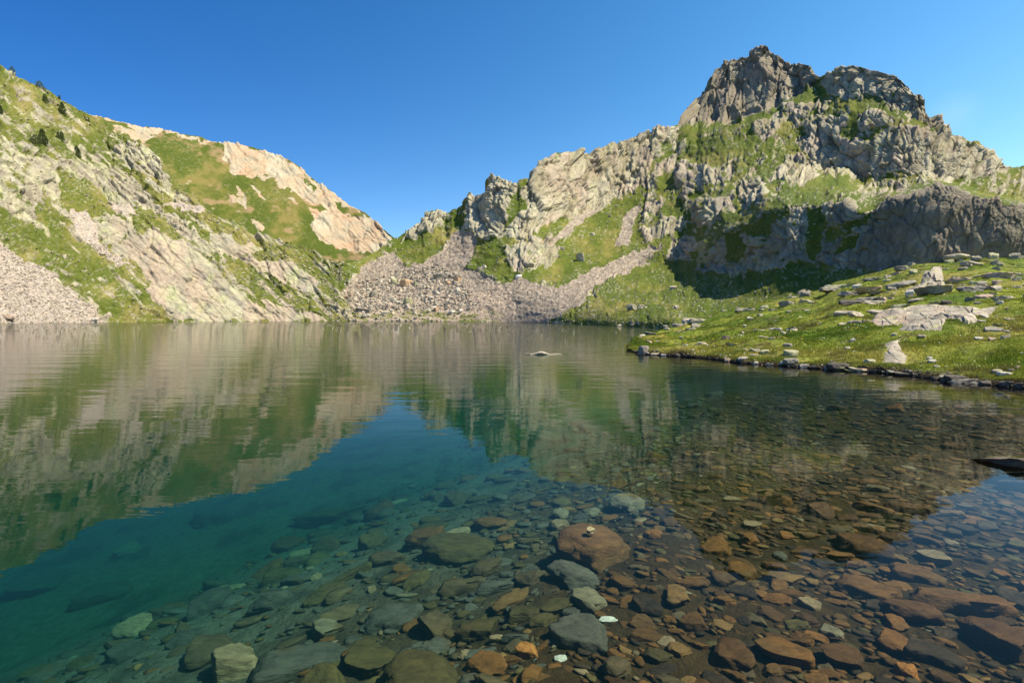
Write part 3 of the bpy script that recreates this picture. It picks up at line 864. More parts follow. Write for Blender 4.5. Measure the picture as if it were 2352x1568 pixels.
# split into the named bodies of ground by where each face lies
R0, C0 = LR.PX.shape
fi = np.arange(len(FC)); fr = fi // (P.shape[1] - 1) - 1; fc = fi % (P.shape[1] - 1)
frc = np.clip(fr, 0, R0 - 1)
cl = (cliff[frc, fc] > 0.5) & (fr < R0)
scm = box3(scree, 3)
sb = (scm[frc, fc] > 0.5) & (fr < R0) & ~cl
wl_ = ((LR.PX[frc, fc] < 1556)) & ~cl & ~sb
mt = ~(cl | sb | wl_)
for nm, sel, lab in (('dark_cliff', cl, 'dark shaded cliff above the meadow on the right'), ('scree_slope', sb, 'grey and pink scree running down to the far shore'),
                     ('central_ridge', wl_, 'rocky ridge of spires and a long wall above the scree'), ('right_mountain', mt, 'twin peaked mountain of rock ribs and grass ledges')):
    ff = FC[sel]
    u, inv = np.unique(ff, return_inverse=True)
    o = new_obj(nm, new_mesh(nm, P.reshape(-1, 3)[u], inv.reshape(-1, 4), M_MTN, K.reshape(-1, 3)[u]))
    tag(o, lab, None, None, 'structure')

# ------------------------------------------------------------------ lake bed
SHX = np.linspace(1442, 3200, 240)
SHP = np.stack(onwater(SHX, shore_front(SHX)), 1)


def bed_depth(x, y):
    s_ = (x - 0.35) * -0.89 + (y - 2.4) * 0.45
    sp_ = np.maximum(s_, 0)
    d = np.where(s_ > 0, 0.40 + 0.14 * sp_ + 0.020 * sp_ ** 2, 0.40 + 0.055 * s_)
    d = np.clip(d, 0.14, 9.0)
    d = d + 0.10 * fbm(x / 1.7, y / 1.7, 0 * x, 3, 101) * np.minimum(1, d * 2)
    # climb to the right-hand shore
    dist = np.full(np.shape(x), 1e9)
    for k in range(0, len(SHP), 2):
        dist = np.minimum(dist, np.hypot(x - SHP[k, 0], y - SHP[k, 1]))
    d = np.minimum(d, 0.04 + 0.14 * dist)
    # and to the bank under the photographer
    d = np.minimum(d, 0.15 + 0.5 * np.maximum(y + 0.2, 0) - 0.6 * np.maximum(-y - 0.2, 0))
    return d


rad = np.concatenate([[0.0], 0.6 * 1.022 ** np.arange(300)])
rad = rad[rad < 330]
az = np.radians(np.linspace(-100, 100, 420))
RR, AA = np.meshgrid(rad, az, indexing='ij')
bx, by = RR * np.sin(AA), RR * np.cos(AA)
bd = bed_depth(bx, by)
bz = -bd + 0.03 * fbm(bx / 0.25, by / 0.25, 0 * bx, 2, 103) * (RR < 20)
KB = mixc(np.broadcast_to(C(0.050, 0.027, 0.009), bx.shape + (3,)), C(0.13, 0.115, 0.08), sstep(0.45, 1.2, bd + 0.2 * fbm(bx / 0.8, by / 0.8, 0 * bx, 3, 104)))  # shallow bed colour darkened to stand for shadow in gaps between stones
KB = mixc(KB, C(0.022, 0.015, 0.008), sstep(0.0, 0.5, fbm(bx / 0.4, by / 0.4, 0 * bx, 3, 105)) * 0.6)
o = new_obj('lake_bed', new_mesh('lake_bed', np.stack([bx, by, bz], 2).reshape(-1, 3), grid_faces(*bx.shape), M_BED, KB.reshape(-1, 3)))
tag(o, 'stony lake bed sloping from brown shallows into green depth', None, None, 'structure')

# ------------------------------------------------------------------ water
m, N, L, out = mat_new('lake_water')
geo = N.new('ShaderNodeNewGeometry')


def ripple(scale, sx, sy, amp, rot, detail=2.0):
    mp = N.new('ShaderNodeMapping'); mp.inputs['Scale'].default_value = (sx, sy, 1); mp.inputs['Rotation'].default_value = (0, 0, rot)
    L.new(geo.outputs['Position'], mp.inputs['Vector'])
    n = N.new('ShaderNodeTexNoise'); n.inputs['Scale'].default_value = scale; n.inputs['Detail'].default_value = detail
    n.inputs['Roughness'].default_value = 0.5
    L.new(mp.outputs[0], n.inputs['Vector'])
    mu = N.new('ShaderNodeMath'); mu.operation = 'MULTIPLY'; mu.inputs[1].default_value = amp
    L.new(n.outputs['Fac'], mu.inputs[0])
    return mu.outputs[0]


def addn(a, b):
    n = N.new('ShaderNodeMath'); n.operation = 'ADD'; L.new(a, n.inputs[0]); L.new(b, n.inputs[1]); return n.outputs[0]


def muln(a, b):
    n = N.new('ShaderNodeMath'); n.operation = 'MULTIPLY'; L.new(a, n.inputs[0]); L.new(b, n.inputs[1]); return n.outputs[0]


small = ripple(2.6, 0.5, 1.7, 0.0042, 0.12, 3.0)
mid = ripple(0.6, 0.4, 1.8, 0.016, -0.1, 2.0)
# breeze: the open lake beyond the lee of the bank is ruffled more
sep = N.new('ShaderNodeSeparateXYZ'); L.new(geo.outputs['Position'], sep.inputs[0])
br = N.new('ShaderNodeMapRange'); br.inputs['From Min'].default_value = 6; br.inputs['From Max'].default_value = 60
br.inputs['To Min'].default_value = 0.30; br.inputs['To Max'].default_value = 5.0
L.new(sep.outputs['Y'], br.inputs['Value'])
hgt = muln(addn(small, mid), br.outputs[0])
bp = N.new('ShaderNodeBump'); bp.inputs['Strength'].default_value = 1.0; bp.inputs['Distance'].default_value = 1.0
L.new(hgt, bp.inputs['Height'])
fr_ = N.new('ShaderNodeFresnel'); fr_.inputs['IOR'].default_value = 1.333; L.new(bp.outputs[0], fr_.inputs['Normal'])
tr = N.new('ShaderNodeBsdfTransparent')
gl = N.new('ShaderNodeBsdfGlossy'); gl.inputs['Roughness'].default_value = 0.0; L.new(bp.outputs[0], gl.inputs['Normal'])
mx = N.new('ShaderNodeMixShader')
# polarising filter: glare is weakened most at the steep angles near the shore, hardly at all far out
pr = N.new('ShaderNodeMapRange'); pr.inputs['From Max'].default_value = 0.4
pr.inputs['To Min'].default_value = 0.28; pr.inputs['To Max'].default_value = 1.03
L.new(fr_.outputs[0], pr.inputs['Value'])
pw = N.new('ShaderNodeMath'); pw.operation = 'MULTIPLY'; L.new(pr.outputs[0], pw.inputs[1])
L.new(fr_.outputs[0], pw.inputs[0]); L.new(pw.outputs[0], mx.inputs[0]); L.new(tr.outputs[0], mx.inputs[1]); L.new(gl.outputs[0], mx.inputs[2])
L.new(mx.outputs[0], out.inputs['Surface'])
va = N.new('ShaderNodeVolumeAbsorption'); va.inputs['Color'].default_value = (0.0, 0.63, 0.55, 1); va.inputs['Density'].default_value = 0.42
vs = N.new('ShaderNodeVolumeScatter'); vs.inputs['Color'].default_value = (0.20, 0.72, 0.64, 1); vs.inputs['Density'].default_value = 0.022
vs.inputs['Anisotropy'].default_value = 0.0
ad = N.new('ShaderNodeAddShader'); L.new(va.outputs[0], ad.inputs[0]); L.new(vs.outputs[0], ad.inputs[1])
L.new(ad.outputs[0], out.inputs['Volume'])
M_WATER = m
W = [(-420, -12), (420, -12), (420, 330), (-420, 330)]
V = [(x, y, 0.0) for x, y in W] + [(x, y, -14.0) for x, y in W]
Fq = [(0, 1, 2, 3), (7, 6, 5, 4), (0, 4, 5, 1), (1, 5, 6, 2), (2, 6, 7, 3), (3, 7, 4, 0)]
o = new_obj('water', new_mesh('water', V, Fq, M_WATER, smooth=False))
tag(o, 'clear blue green mountain lake', None, None, 'structure')
#OBJECTS
# ------------------------------------------------------------------ rock shapes
import bmesh


def ico(sub):
    bm = bmesh.new()
    bmesh.ops.create_icosphere(bm, subdivisions=sub, radius=1.0)
    V = np.array([v.co[:] for v in bm.verts], dtype=f32)
    Fa = np.array([[v.index for v in f.verts] for f in bm.faces], dtype=np.int32)
    bm.free()
    return V, Fa


ICO = {k: ico(k) for k in (1, 2, 3, 4, 5)}


def rock_shape(seed, sub=4, slab=0.5, cuts=9, rough=0.05, plan=0.5):
    """a stone: a ball cut by random planes, flattened top and bottom, then weathered"""
    r = np.random.default_rng(seed)
    V, Fa = ICO[sub]
    V = V.copy() * 1.25
    ns = []
    for k in range(cuts):
        a = r.uniform(0, 2 * math.pi)
        zc = r.normal(0, 0.30 if k < cuts * plan else 0.8)
        n = np.array([math.cos(a), math.sin(a), zc]); n /= np.linalg.norm(n)
        ns.append((n, r.uniform(0.66, 1.0)))
    ns.append((np.array([r.normal(0, 0.12), r.normal(0, 0.12), 1.0]), r.uniform(slab * 0.8, slab * 1.2)))
    ns.append((np.array([r.normal(0, 0.12), r.normal(0, 0.12), -1.0]), slab))
    for n, d in ns:
        n = n / np.linalg.norm(n)
        h = V @ n - d
        V -= np.maximum(h, 0)[:, None] * n * 0.96
    x, y, z = V.T
    nn = V / (np.linalg.norm(V, axis=1, keepdims=True) + 1e-6)
    o = seed * 3.17
    d = fbm(x * 1.6 + o, y * 1.6, z * 1.6, 3, seed) * rough * 1.6 + fbm(x * 5 + o, y * 5, z * 9, 3, seed + 1) * rough * 0.7
    if sub >= 4:
        fv, fe = facets(x * 2.2 + o, y * 2.2, z * 4.0, seed)
        d = d + fv * rough * 1.2
    V = V + nn * d[:, None]
    V /= np.abs(V[:, :2]).max()
    return V.astype(f32), Fa


SHAPES = {}
for kind, par in (('slab', (0.42, 7, 0.085, 0.85)), ('block', (0.62, 9, 0.075, 0.55)), ('round', (0.8, 4, 0.09, 0.5)), ('wedge', (0.55, 11, 0.10, 0.4))):
    SHAPES[kind] = []
    for k in range(6):
        V, Fa = rock_shape(40 * len(SHAPES) + k, 4, *par)
        SHAPES[kind].append((V, Fa))
MESHES = {}


def rock_mesh(kind, k, mat, name):
    key = (kind, k, mat.name)
    if key not in MESHES:
        V, Fa = SHAPES[kind][k]
        MESHES[key] = new_mesh(name, V, Fa, mat)
    return MESHES[key]


def put_rock(name, kind, k, mat, loc, scale, yaw=0.0, tilt=(0, 0), col=(0.3, 0.3, 0.3)):
    o = new_obj(name, rock_mesh(kind, k % 6, mat, name))
    o.location = [float(v) for v in loc]
    o.scale = [float(v) for v in scale]
    o.rotation_euler = (tilt[0], tilt[1], yaw)
    o.color = (*col, 1)
    return o


PAL = {'pale': (0.38, 0.33, 0.245), 'grey': (0.245, 0.22, 0.175), 'dark': (0.10, 0.085, 0.068), 'pink': (0.41, 0.30, 0.22), 'lichened': (0.36, 0.34, 0.20), 'white': (0.50, 0.46, 0.38),
       'orange': (0.45, 0.30, 0.18)}
LABELS = set()
ROCKS = []          # (short landmark phrase, px, py)
RNG = random.Random(5)


def hill_rock(L, px, py, w, h, kind, colr, label, mat=None, name='rock', cat='rock', depth=0.8, sink=0.22, lm=None, group='rocks lying about the lake shore', yaw=None, tilt=None):
    """a rock whose foot is seen at (px, py), w by h survey pixels across"""
    p = L.at(px, py)
    u = float(np.hypot(p[1], 0)) / F
    a = 0.5 * w * u * ((1.32 if py < 705 else 1.1) if L is LM else 1.0); c = 0.5 * h * u * (0.95 if L is LM else 1.25)
    zk = {'slab': 0.42, 'block': 0.62, 'round': 0.8, 'wedge': 0.55}[kind]
    yaw = RNG.uniform(-0.35, 0.35) if yaw is None else yaw
    tilt = (RNG.gauss(0, 0.08), RNG.gauss(0, 0.08)) if tilt is None else tilt
    hgt = c / zk
    base = np.array(PAL[colr]) * RNG.uniform(0.88, 1.12)
    o = put_rock(name, kind, RNG.randrange(6), mat or M_ROCK, (p[0], p[1] + a * depth * 0.5, p[2] + c * (1 - 2 * sink)), (a, a * depth, hgt), yaw, tilt, base)
    tag(o, label, cat, group)
    assert label not in LABELS, label
    LABELS.add(label)
    if lm:
        ROCKS.append((lm, px, py))
    return o


def at_z(zf, x, y):
    return zf([(x, y)])[0]


def batch(L, zf, k, rows, **kw):
    for x, y, w, h, kind, colr, label, *lm in rows:
        px, py = at_z(zf, x, y)
        hill_rock(L, px, py, w * k, h * k, kind, colr, label, lm=lm[0] if lm else None, **kw)


batch(LM, Z9, 0.19434, [
    (955, 725, 270, 115, 'round', 'grey', 'dark grey rounded boulder leaning against the tall pale leaning slab', 'the dark rounded boulder by the leaning slab'),
    (1380, 895, 400, 110, 'slab', 'grey', 'broad dark flat rock at the foot of the leaning slab', 'the broad dark flat rock'),
    (1770, 855, 270, 100, 'block', 'grey', 'long dark block with a sheer shaded front face', 'the long dark block'),
    (2140, 665, 270, 115, 'block', 'pink', 'square edged block with an orange right end in the upper meadow', 'the orange ended block'),
    (1915, 640, 150, 75, 'block', 'pale', 'small squared pale block left of the orange ended block'),
    (1640, 660, 210, 75, 'slab', 'pink', 'pinkish tilted slab right of the tall leaning slab', 'the pinkish tilted slab'),
    (1790, 515, 230, 75, 'block', 'pale', 'pale overhanging flat rock near the top edge of the meadow', 'the pale overhanging rock'),
    (2030, 482, 300, 50, 'slab', 'grey', 'long thin dark slab along the top edge of the meadow'),
    (2085, 515, 100, 55, 'round', 'grey', 'small rounded grey rock under the long thin dark slab'),
    (925, 555, 140, 70, 'wedge', 'grey', 'pointed grey rock at the edge of the cliff shadow', 'the pointed grey rock'),
    (250, 745, 380, 80, 'slab', 'lichened', 'long lichen crusted slab at the left end of the ledge row', 'the long lichen crusted slab'),
    (330, 825, 270, 85, 'block', 'grey', 'broad grey block below the long lichen crusted slab'),
    (545, 795, 230, 100, 'block', 'orange', 'warm orange tinted block right of the lichen crusted slab', 'the orange tinted block'),
    (90, 835, 220, 55, 'slab', 'grey', 'low grey slab at the far left of the ledge row'),
    (650, 835, 210, 50, 'slab', 'pale', 'pale splintered slab below the orange tinted block'),
    (345, 1030, 290, 60, 'slab', 'dark', 'dark flat capping stone above the rounded pale boulder', 'the dark flat capping stone'),
    (330, 1120, 320, 115, 'round', 'pale', 'large rounded pale boulder just left of the giant slab', 'the large rounded pale boulder'),
    (390, 1180, 180, 90, 'round', 'grey', 'grey boulder in front of the large rounded pale boulder'),
    (225, 1195, 135, 85, 'round', 'pale', 'small lichened boulder left of the grey boulder by the giant slab'),
    (950, 992, 230, 52, 'slab', 'lichened', 'lichen speckled flat rock behind the left part of the giant slab', 'the lichen speckled flat rock'),
    (1120, 962, 150, 45, 'round', 'pale', 'pale rounded rock behind the lichen speckled flat rock'),
    (600, 975, 320, 60, 'slab', 'pale', 'long pale cracked slab above the dark capping stone', 'the long pale cracked slab'),
    (1450, 985, 140, 70, 'wedge', 'dark', 'dark wedge shaped rock at the back edge of the giant slab', 'the dark wedge shaped rock'),
    (1320, 985, 120, 45, 'block', 'pale', 'pale angular rock left of the dark wedge at the giant slab'),
    (2085, 1005, 100, 60, 'wedge', 'white', 'white angular rock beyond the right tip of the giant slab', 'the white angular rock'),
    (1825, 970, 85, 45, 'round', 'pale', 'small pale rock above the right half of the giant slab'),
    (1900, 1195, 120, 65, 'wedge', 'white', 'whitish wedge rock in the notch of the giant slab', 'the whitish wedge rock'),
    (1860, 1222, 130, 30, 'slab', 'grey', 'flat grey stone below the whitish wedge rock'),
    (2080, 1240, 125, 40, 'block', 'pale', 'pale oblong stone in the grass right of the giant slab', 'the pale oblong stone'),
    (2020, 1310, 190, 50, 'slab', 'grey', 'grey half buried slab below the pale oblong stone'),
    (2310, 385, 110, 50, 'slab', 'lichened', 'flat topped lichened rock at the right end of the cliff foot', 'the flat topped rock at the cliff foot'),
    (1610, 405, 240, 110, 'round', 'pale', 'rounded pale rock against the foot of the dark cliff', 'the rounded rock at the cliff foot'),
    (700, 1035, 330, 45, 'slab', 'pale', 'narrow pale ledge just above the left end of the giant slab'),
    (760, 670, 100, 45, 'block', 'white', 'small white block left of the dark rounded boulder'),
    (600, 690, 200, 60, 'block', 'grey', 'grey block above the warm orange tinted block'),
    (1960, 830, 140, 75, 'wedge', 'pink', 'pinkish wedge right of the long dark block'),
    (1890, 895, 190, 55, 'slab', 'pink', 'pinkish slab in the grass under the long dark block'),
    (2150, 900, 260, 60, 'slab', 'pale', 'broad pale flat rock near the right frame edge'),
    (1430, 700, 200, 60, 'slab', 'grey', 'grey slab touching the right side of the leaning slab'),
    (700, 895, 150, 45, 'slab', 'dark', 'small dark flat rock in the grass below the pale splintered slab'),
    (540, 905, 210, 50, 'slab', 'grey', 'grey flat rock just above the long pale cracked slab'),
])
batch(LM, Z8, 0.24316, [
    (160, 795, 150, 100, 'block', 'lichened', 'cube like boulder with a yellow lichened top above the waterline', 'the lichen topped cube boulder'),
    (165, 860, 130, 80, 'round', 'grey', 'ribbed rounded grey boulder below the lichen topped cube boulder'),
    (910, 882, 130, 62, 'wedge', 'lichened', 'pale lichened boulder left of the small S shaped slab', 'the pale lichened boulder'),
    (1510, 832, 95, 48, 'round', 'white', 'whitish round rock alone in lush grass', 'the whitish round rock'),
    (1535, 898, 65, 40, 'wedge', 'white', 'small white stone just below the whitish round rock'),
    (1930, 662, 78, 32, 'slab', 'white', 'flat white stone in grass near the right side', 'the flat white stone'),
    (2060, 697, 72, 28, 'slab', 'pink', 'small pinkish flat stone right of the flat white stone'),
    (190, 568, 98, 52, 'wedge', 'pale', 'pale tilted stone on the open grass of the meadow', 'the pale tilted stone'),
    (85, 602, 62, 34, 'block', 'pale', 'small pale block left of the pale tilted stone'),
    (620, 905, 190, 95, 'round', 'dark', 'large dark mossy boulder at the waterline', 'the large dark mossy boulder'),
    (520, 930, 95, 42, 'slab', 'grey', 'grey flat stone left of the dark mossy boulder in the water'),
    (625, 962, 105, 45, 'wedge', 'dark', 'dark pointed stone in shallow water below the mossy boulder'),
    (790, 915, 155, 45, 'slab', 'pale', 'pale layered slab on the waterline right of the mossy boulder', 'the pale layered slab'),
    (765, 948, 185, 25, 'slab', 'dark', 'thin dark slab in water in front of the pale layered slab'),
    (835, 992, 135, 40, 'wedge', 'pink', 'pinkish flat pointed stone standing in the water', 'the pinkish flat stone in the water'),
    (1120, 972, 115, 48, 'wedge', 'grey', 'grey and white stone in the water below the S shaped slab', 'the grey and white stone'),
    (1240, 1052, 175, 38, 'slab', 'dark', 'low dark slab awash away from the bank', 'the low dark awash slab'),
    (1560, 1032, 115, 40, 'slab', 'dark', 'dark flat stone at the left end of the dark shore cluster'),
    (1750, 1012, 190, 65, 'round', 'dark', 'rounded black boulder at the back of the dark shore cluster', 'the rounded black boulder'),
    (1825, 1043, 245, 55, 'slab', 'grey', 'long grey slab in the middle of the dark shore cluster', 'the long grey slab of the shore cluster'),
    (1860, 1060, 150, 35, 'slab', 'dark', 'flat dark slab in front of the long grey slab'),
    (2005, 1058, 135, 50, 'wedge', 'dark', 'dark jagged stone at the right end of the shore cluster'),
    (1625, 1105, 125, 62, 'wedge', 'grey', 'grey jagged stone in the water before the shore cluster', 'the grey jagged stone'),
    (1930, 1084, 118, 28, 'slab', 'grey', 'small flat grey stone in the water below the shore cluster'),
    (2190, 1008, 112, 38, 'slab', 'white', 'whitish flat rock on the bank above two black rocks'),
    (2210, 1088, 135, 80, 'block', 'dark', 'black blocky rock in the water near the right frame edge', 'the black blocky rock'),
    (2325, 1112, 90, 75, 'block', 'dark', 'black rock cut by the right frame edge'),
    (290, 885, 95, 38, 'slab', 'grey', 'low grey stone at the waterline right of the ribbed boulder'),
    (80, 855, 65, 38, 'wedge', 'white', 'small white wedge at the waterline left of the ribbed boulder'),
    (390, 895, 125, 32, 'slab', 'dark', 'low dark ledge at the waterline left of the mossy boulder'),
    (960, 935, 115, 38, 'slab', 'dark', 'dark flat stone at the bank under the pale lichened boulder'),
])
batch(LM, ZA, 0.19530, [
    (380, 788, 130, 145, 'round', 'grey', 'upright rounded grey stone standing at the tip of the meadow', 'the upright stone at the tip'),
    (515, 803, 122, 42, 'round', 'pale', 'pale low rock right of the upright stone at the tip'),
    (610, 814, 80, 25, 'slab', 'white', 'flat white stone in the water near the upright stone'),
    (780, 825, 115, 42, 'slab', 'dark', 'dark flat ledge under the bank near the tip'),
    (960, 432, 330, 105, 'block', 'pale', 'big pale table rock on the far side of the meadow', 'the big pale table rock'),
    (1010, 450, 210, 65, 'slab', 'pale', 'pale overhanging slab in front of the big table rock'),
    (800, 362, 190, 75, 'block', 'grey', 'grey blocky rock at the left end of the table rock'),
    (1330, 665, 100, 120, 'wedge', 'dark', 'dark leaning stone half buried in a grassy bump', 'the dark leaning stone'),
    (1010, 672, 105, 68, 'wedge', 'pale', 'pale tilted rock left of the dark leaning stone', 'the pale tilted rock'),
    (1060, 742, 165, 78, 'wedge', 'pale', 'broken pale rock below the pale tilted rock'),
    (1420, 748, 172, 38, 'slab', 'lichened', 'flat yellow lichened slab below the dark leaning stone', 'the flat yellow lichened slab'),
    (1690, 818, 145, 70, 'wedge', 'grey', 'grey blade of rock leaning right above the water'),
    (1810, 832, 135, 58, 'round', 'lichened', 'lichen spotted rounded rock left of the cube boulder', 'the lichen spotted rock'),
    (1370, 882, 122, 46, 'slab', 'pink', 'pinkish flat shore stone below the yellow lichened slab', 'the pinkish flat shore stone'),
    (1540, 886, 115, 42, 'slab', 'pale', 'pale shore stone right of the pinkish flat shore stone'),
    (1690, 907, 82, 42, 'wedge', 'pale', 'small pale shore stone below the grey blade of rock'),
    (1865, 918, 82, 32, 'round', 'pale', 'small pale shore stone below the lichen spotted rock'),
    (2010, 918, 82, 46, 'wedge', 'white', 'white shore stone below the lichen topped cube boulder'),
    (470, 572, 190, 55, 'slab', 'grey', 'long grey slab sloping into the far bay behind the tip', 'the long grey slab in the bay'),
    (350, 632, 72, 26, 'slab', 'white', 'flat white stone on the edge above the upright stone'),
    (940, 518, 74, 20, 'slab', 'white', 'flat white stone in grass below the table rock'),
    (2150, 552, 122, 58, 'wedge', 'pale', 'pale angular stone in the middle of the meadow'),
    (2015, 597, 72, 36, 'block', 'white', 'whitish block left of the pale angular stone in the meadow'),
    (1925, 484, 142, 32, 'slab', 'white', 'long flat white stone in the upper left meadow', 'the long flat white stone'),
    (2065, 268, 165, 75, 'round', 'grey', 'grey humped boulder at the back of the meadow', 'the grey humped boulder'),
    (1950, 294, 185, 48, 'slab', 'grey', 'grey flat slab left of the grey humped boulder'),
    (1580, 320, 235, 60, 'slab', 'pale', 'long pale slab lying along the back of the meadow', 'the long pale slab'),
    (1800, 268, 130, 60, 'wedge', 'pale', 'pale splintered rock between the long pale slab and the humped boulder'),
    (2285, 138, 135, 85, 'wedge', 'grey', 'pointed grey boulder below the shaded cliff foot', 'the pointed grey boulder'),
])
batch(LR, ZA, 0.19530, [
    (235, 272, 125, 80, 'round', 'grey', 'grey boulder with pale rubble on the far bay slope', 'the grey boulder on the far bay slope'),
    (335, 262, 110, 60, 'block', 'pale', 'pale broken rock right of the grey boulder on the far slope'),
    (755, 262, 85, 55, 'wedge', 'pale', 'pale angular rock above the blocky rock of the table rock'),
    (715, 30, 95, 32, 'slab', 'pale', 'pale flat slab on the green slope above the far bay', 'the pale flat slab on the green slope'),
    (630, 482, 85, 38, 'round', 'grey', 'grey stone at the waterline in the corner of the far bay'),
    (90, 468, 95, 32, 'slab', 'pale', 'pale slab at the waterline of the far bay'),
    (240, 462, 70, 38, 'wedge', 'dark', 'dark stone at the waterline of the far bay'),
], group='boulders on the far slopes', name='boulder', cat='boulder')
batch(LR, Z6, 0.19528, [
    (1095, 260, 85, 92, 'block', 'lichened', 'yellowish box shaped boulder on the scree', 'the yellowish box shaped boulder'),
    (1240, 275, 155, 80, 'round', 'orange', 'big rounded ochre boulder in the middle of the scree', 'the big ochre boulder'),
    (1355, 262, 72, 50, 'block', 'lichened', 'small yellowish block right of the big ochre boulder'),
    (1635, 178, 175, 65, 'wedge', 'grey', 'wide boulder with a dark left face high on the scree', 'the wide dark faced boulder'),
    (860, 412, 130, 80, 'wedge', 'grey', 'grey green wedge shaped boulder on the left scree', 'the grey green wedge boulder'),
    (1270, 500, 120, 90, 'round', 'lichened', 'lichened boulder with a dark hollow above the green strip', 'the hollowed lichened boulder'),
    (715, 582, 150, 55, 'block', 'grey', 'grey flat boulder near the shore left of the scree foot', 'the grey flat shore boulder'),
    (805, 598, 90, 60, 'block', 'grey', 'blocky boulder touching the grey flat shore boulder'),
    (1600, 575, 75, 52, 'round', 'orange', 'brownish round boulder low on the pink rubble', 'the brownish round boulder'),
    (1780, 598, 98, 46, 'round', 'white', 'white oval boulder near the far waterline', 'the white oval boulder'),
    (1890, 590, 75, 40, 'block', 'white', 'whitish block right of the white oval boulder'),
    (405, 445, 95, 58, 'round', 'pink', 'pale pink boulder at the left edge of the rubble', 'the pale pink boulder'),
    (605, 402, 52, 72, 'block', 'pink', 'upright pinkish boulder right of the pale pink boulder'),
    (540, 430, 110, 60, 'block', 'pink', 'pinkish block below the upright pinkish boulder'),
    (1850, 235, 92, 70, 'block', 'orange', 'brownish squared boulder on the upper right scree', 'the brownish squared boulder'),
    (1925, 240, 40, 60, 'block', 'pale', 'narrow pale boulder touching the brownish squared boulder'),
    (2120, 112, 65, 52, 'block', 'pale', 'pale squared boulder at the foot of the small green patch', 'the pale squared boulder'),
    (2175, 82, 55, 45, 'round', 'white', 'white boulder above the pale squared boulder'),
    (805, 240, 70, 52, 'block', 'pink', 'pinkish block beside the dark gully mouth', 'the pinkish gully block'),
    (775, 650, 105, 52, 'round', 'pale', 'pale rounded boulder at the waterline below the blocky boulder'),
    (1040, 532, 62, 52, 'wedge', 'pink', 'small pinkish boulder left of the green strip'),
    (1000, 620, 110, 40, 'slab', 'pale', 'pale flat boulder by the waterline under the green strip'),
    (1600, 365, 75, 40, 'slab', 'white', 'white flat boulder high in the pink rubble', 'the white flat boulder'),
    (1855, 355, 75, 52, 'wedge', 'white', 'white angular boulder on the right of the rubble', 'the white angular boulder'),
    (1540, 435, 72, 45, 'wedge', 'white', 'white jagged boulder in the middle of the pink rubble'),
    (1265, 540, 34, 36, 'round', 'white', 'small round white boulder in the green strip'),
    (680, 290, 60, 40, 'round', 'pink', 'round pink boulder left of the gully mouth'),
    (1080, 440, 90, 40, 'slab', 'pale', 'pale flat boulder left of the hollowed lichened boulder'),
    (1740, 265, 70, 45, 'round', 'orange', 'tan boulder below the wide dark faced boulder'),
    (1500, 170, 60, 40, 'block', 'pale', 'pale block left of the wide dark faced boulder'),
    (1660, 320, 50, 34, 'block', 'white', 'little white block above the white flat boulder'),
], group='boulders on the far slopes', name='boulder', cat='boulder')
for px, py, w, h, kind, colr, label, lm in [
    (1333, 602, 19, 22, 'block', 'pale', 'squat pale boulder alone on the steep green slope', 'the lone boulder on the green slope'),
    (1290, 575, 12, 7, 'slab', 'grey', 'small grey stone up left of the lone boulder', None),
    (1362, 540, 11, 7, 'round', 'white', 'small white boulder high on the steep green slope', None),
    (1401, 500, 9, 6, 'block', 'grey', 'little grey boulder near the top of the green slope', None),
    (1215, 622, 26, 14, 'round', 'pale', 'pale rounded boulder at the foot of the low outcrop', 'the outcrop foot boulder')]:
    hill_rock(LR, px, py, w, h, kind, colr, label, name='boulder', cat='boulder', lm=lm, group='boulders on the far slopes')
for px, py, w, h, kind, colr, label in [
    (15, 732, 26, 12, 'wedge', 'pink', 'large pinkish block low on the left scree'),
    (22, 420, 12, 8, 'slab', 'white', 'bright white flat boulder high on the left mountainside'),
    (148, 588, 14, 8, 'slab', 'pale', 'pale boulder on the grass band above the left scree'),
    (105, 610, 12, 6, 'slab', 'pale', 'small pale boulder at the upper edge of the left scree'),
    (388, 716, 20, 12, 'round', 'pale', 'pale boulder among slabs above the left shore'),
    (215, 738, 18, 8, 'block', 'white', 'white block at the waterline under the left scree')]:
    hill_rock(LL, px, py, w, h, kind, colr, label, name='boulder', cat='boulder', group='boulders on the far slopes')


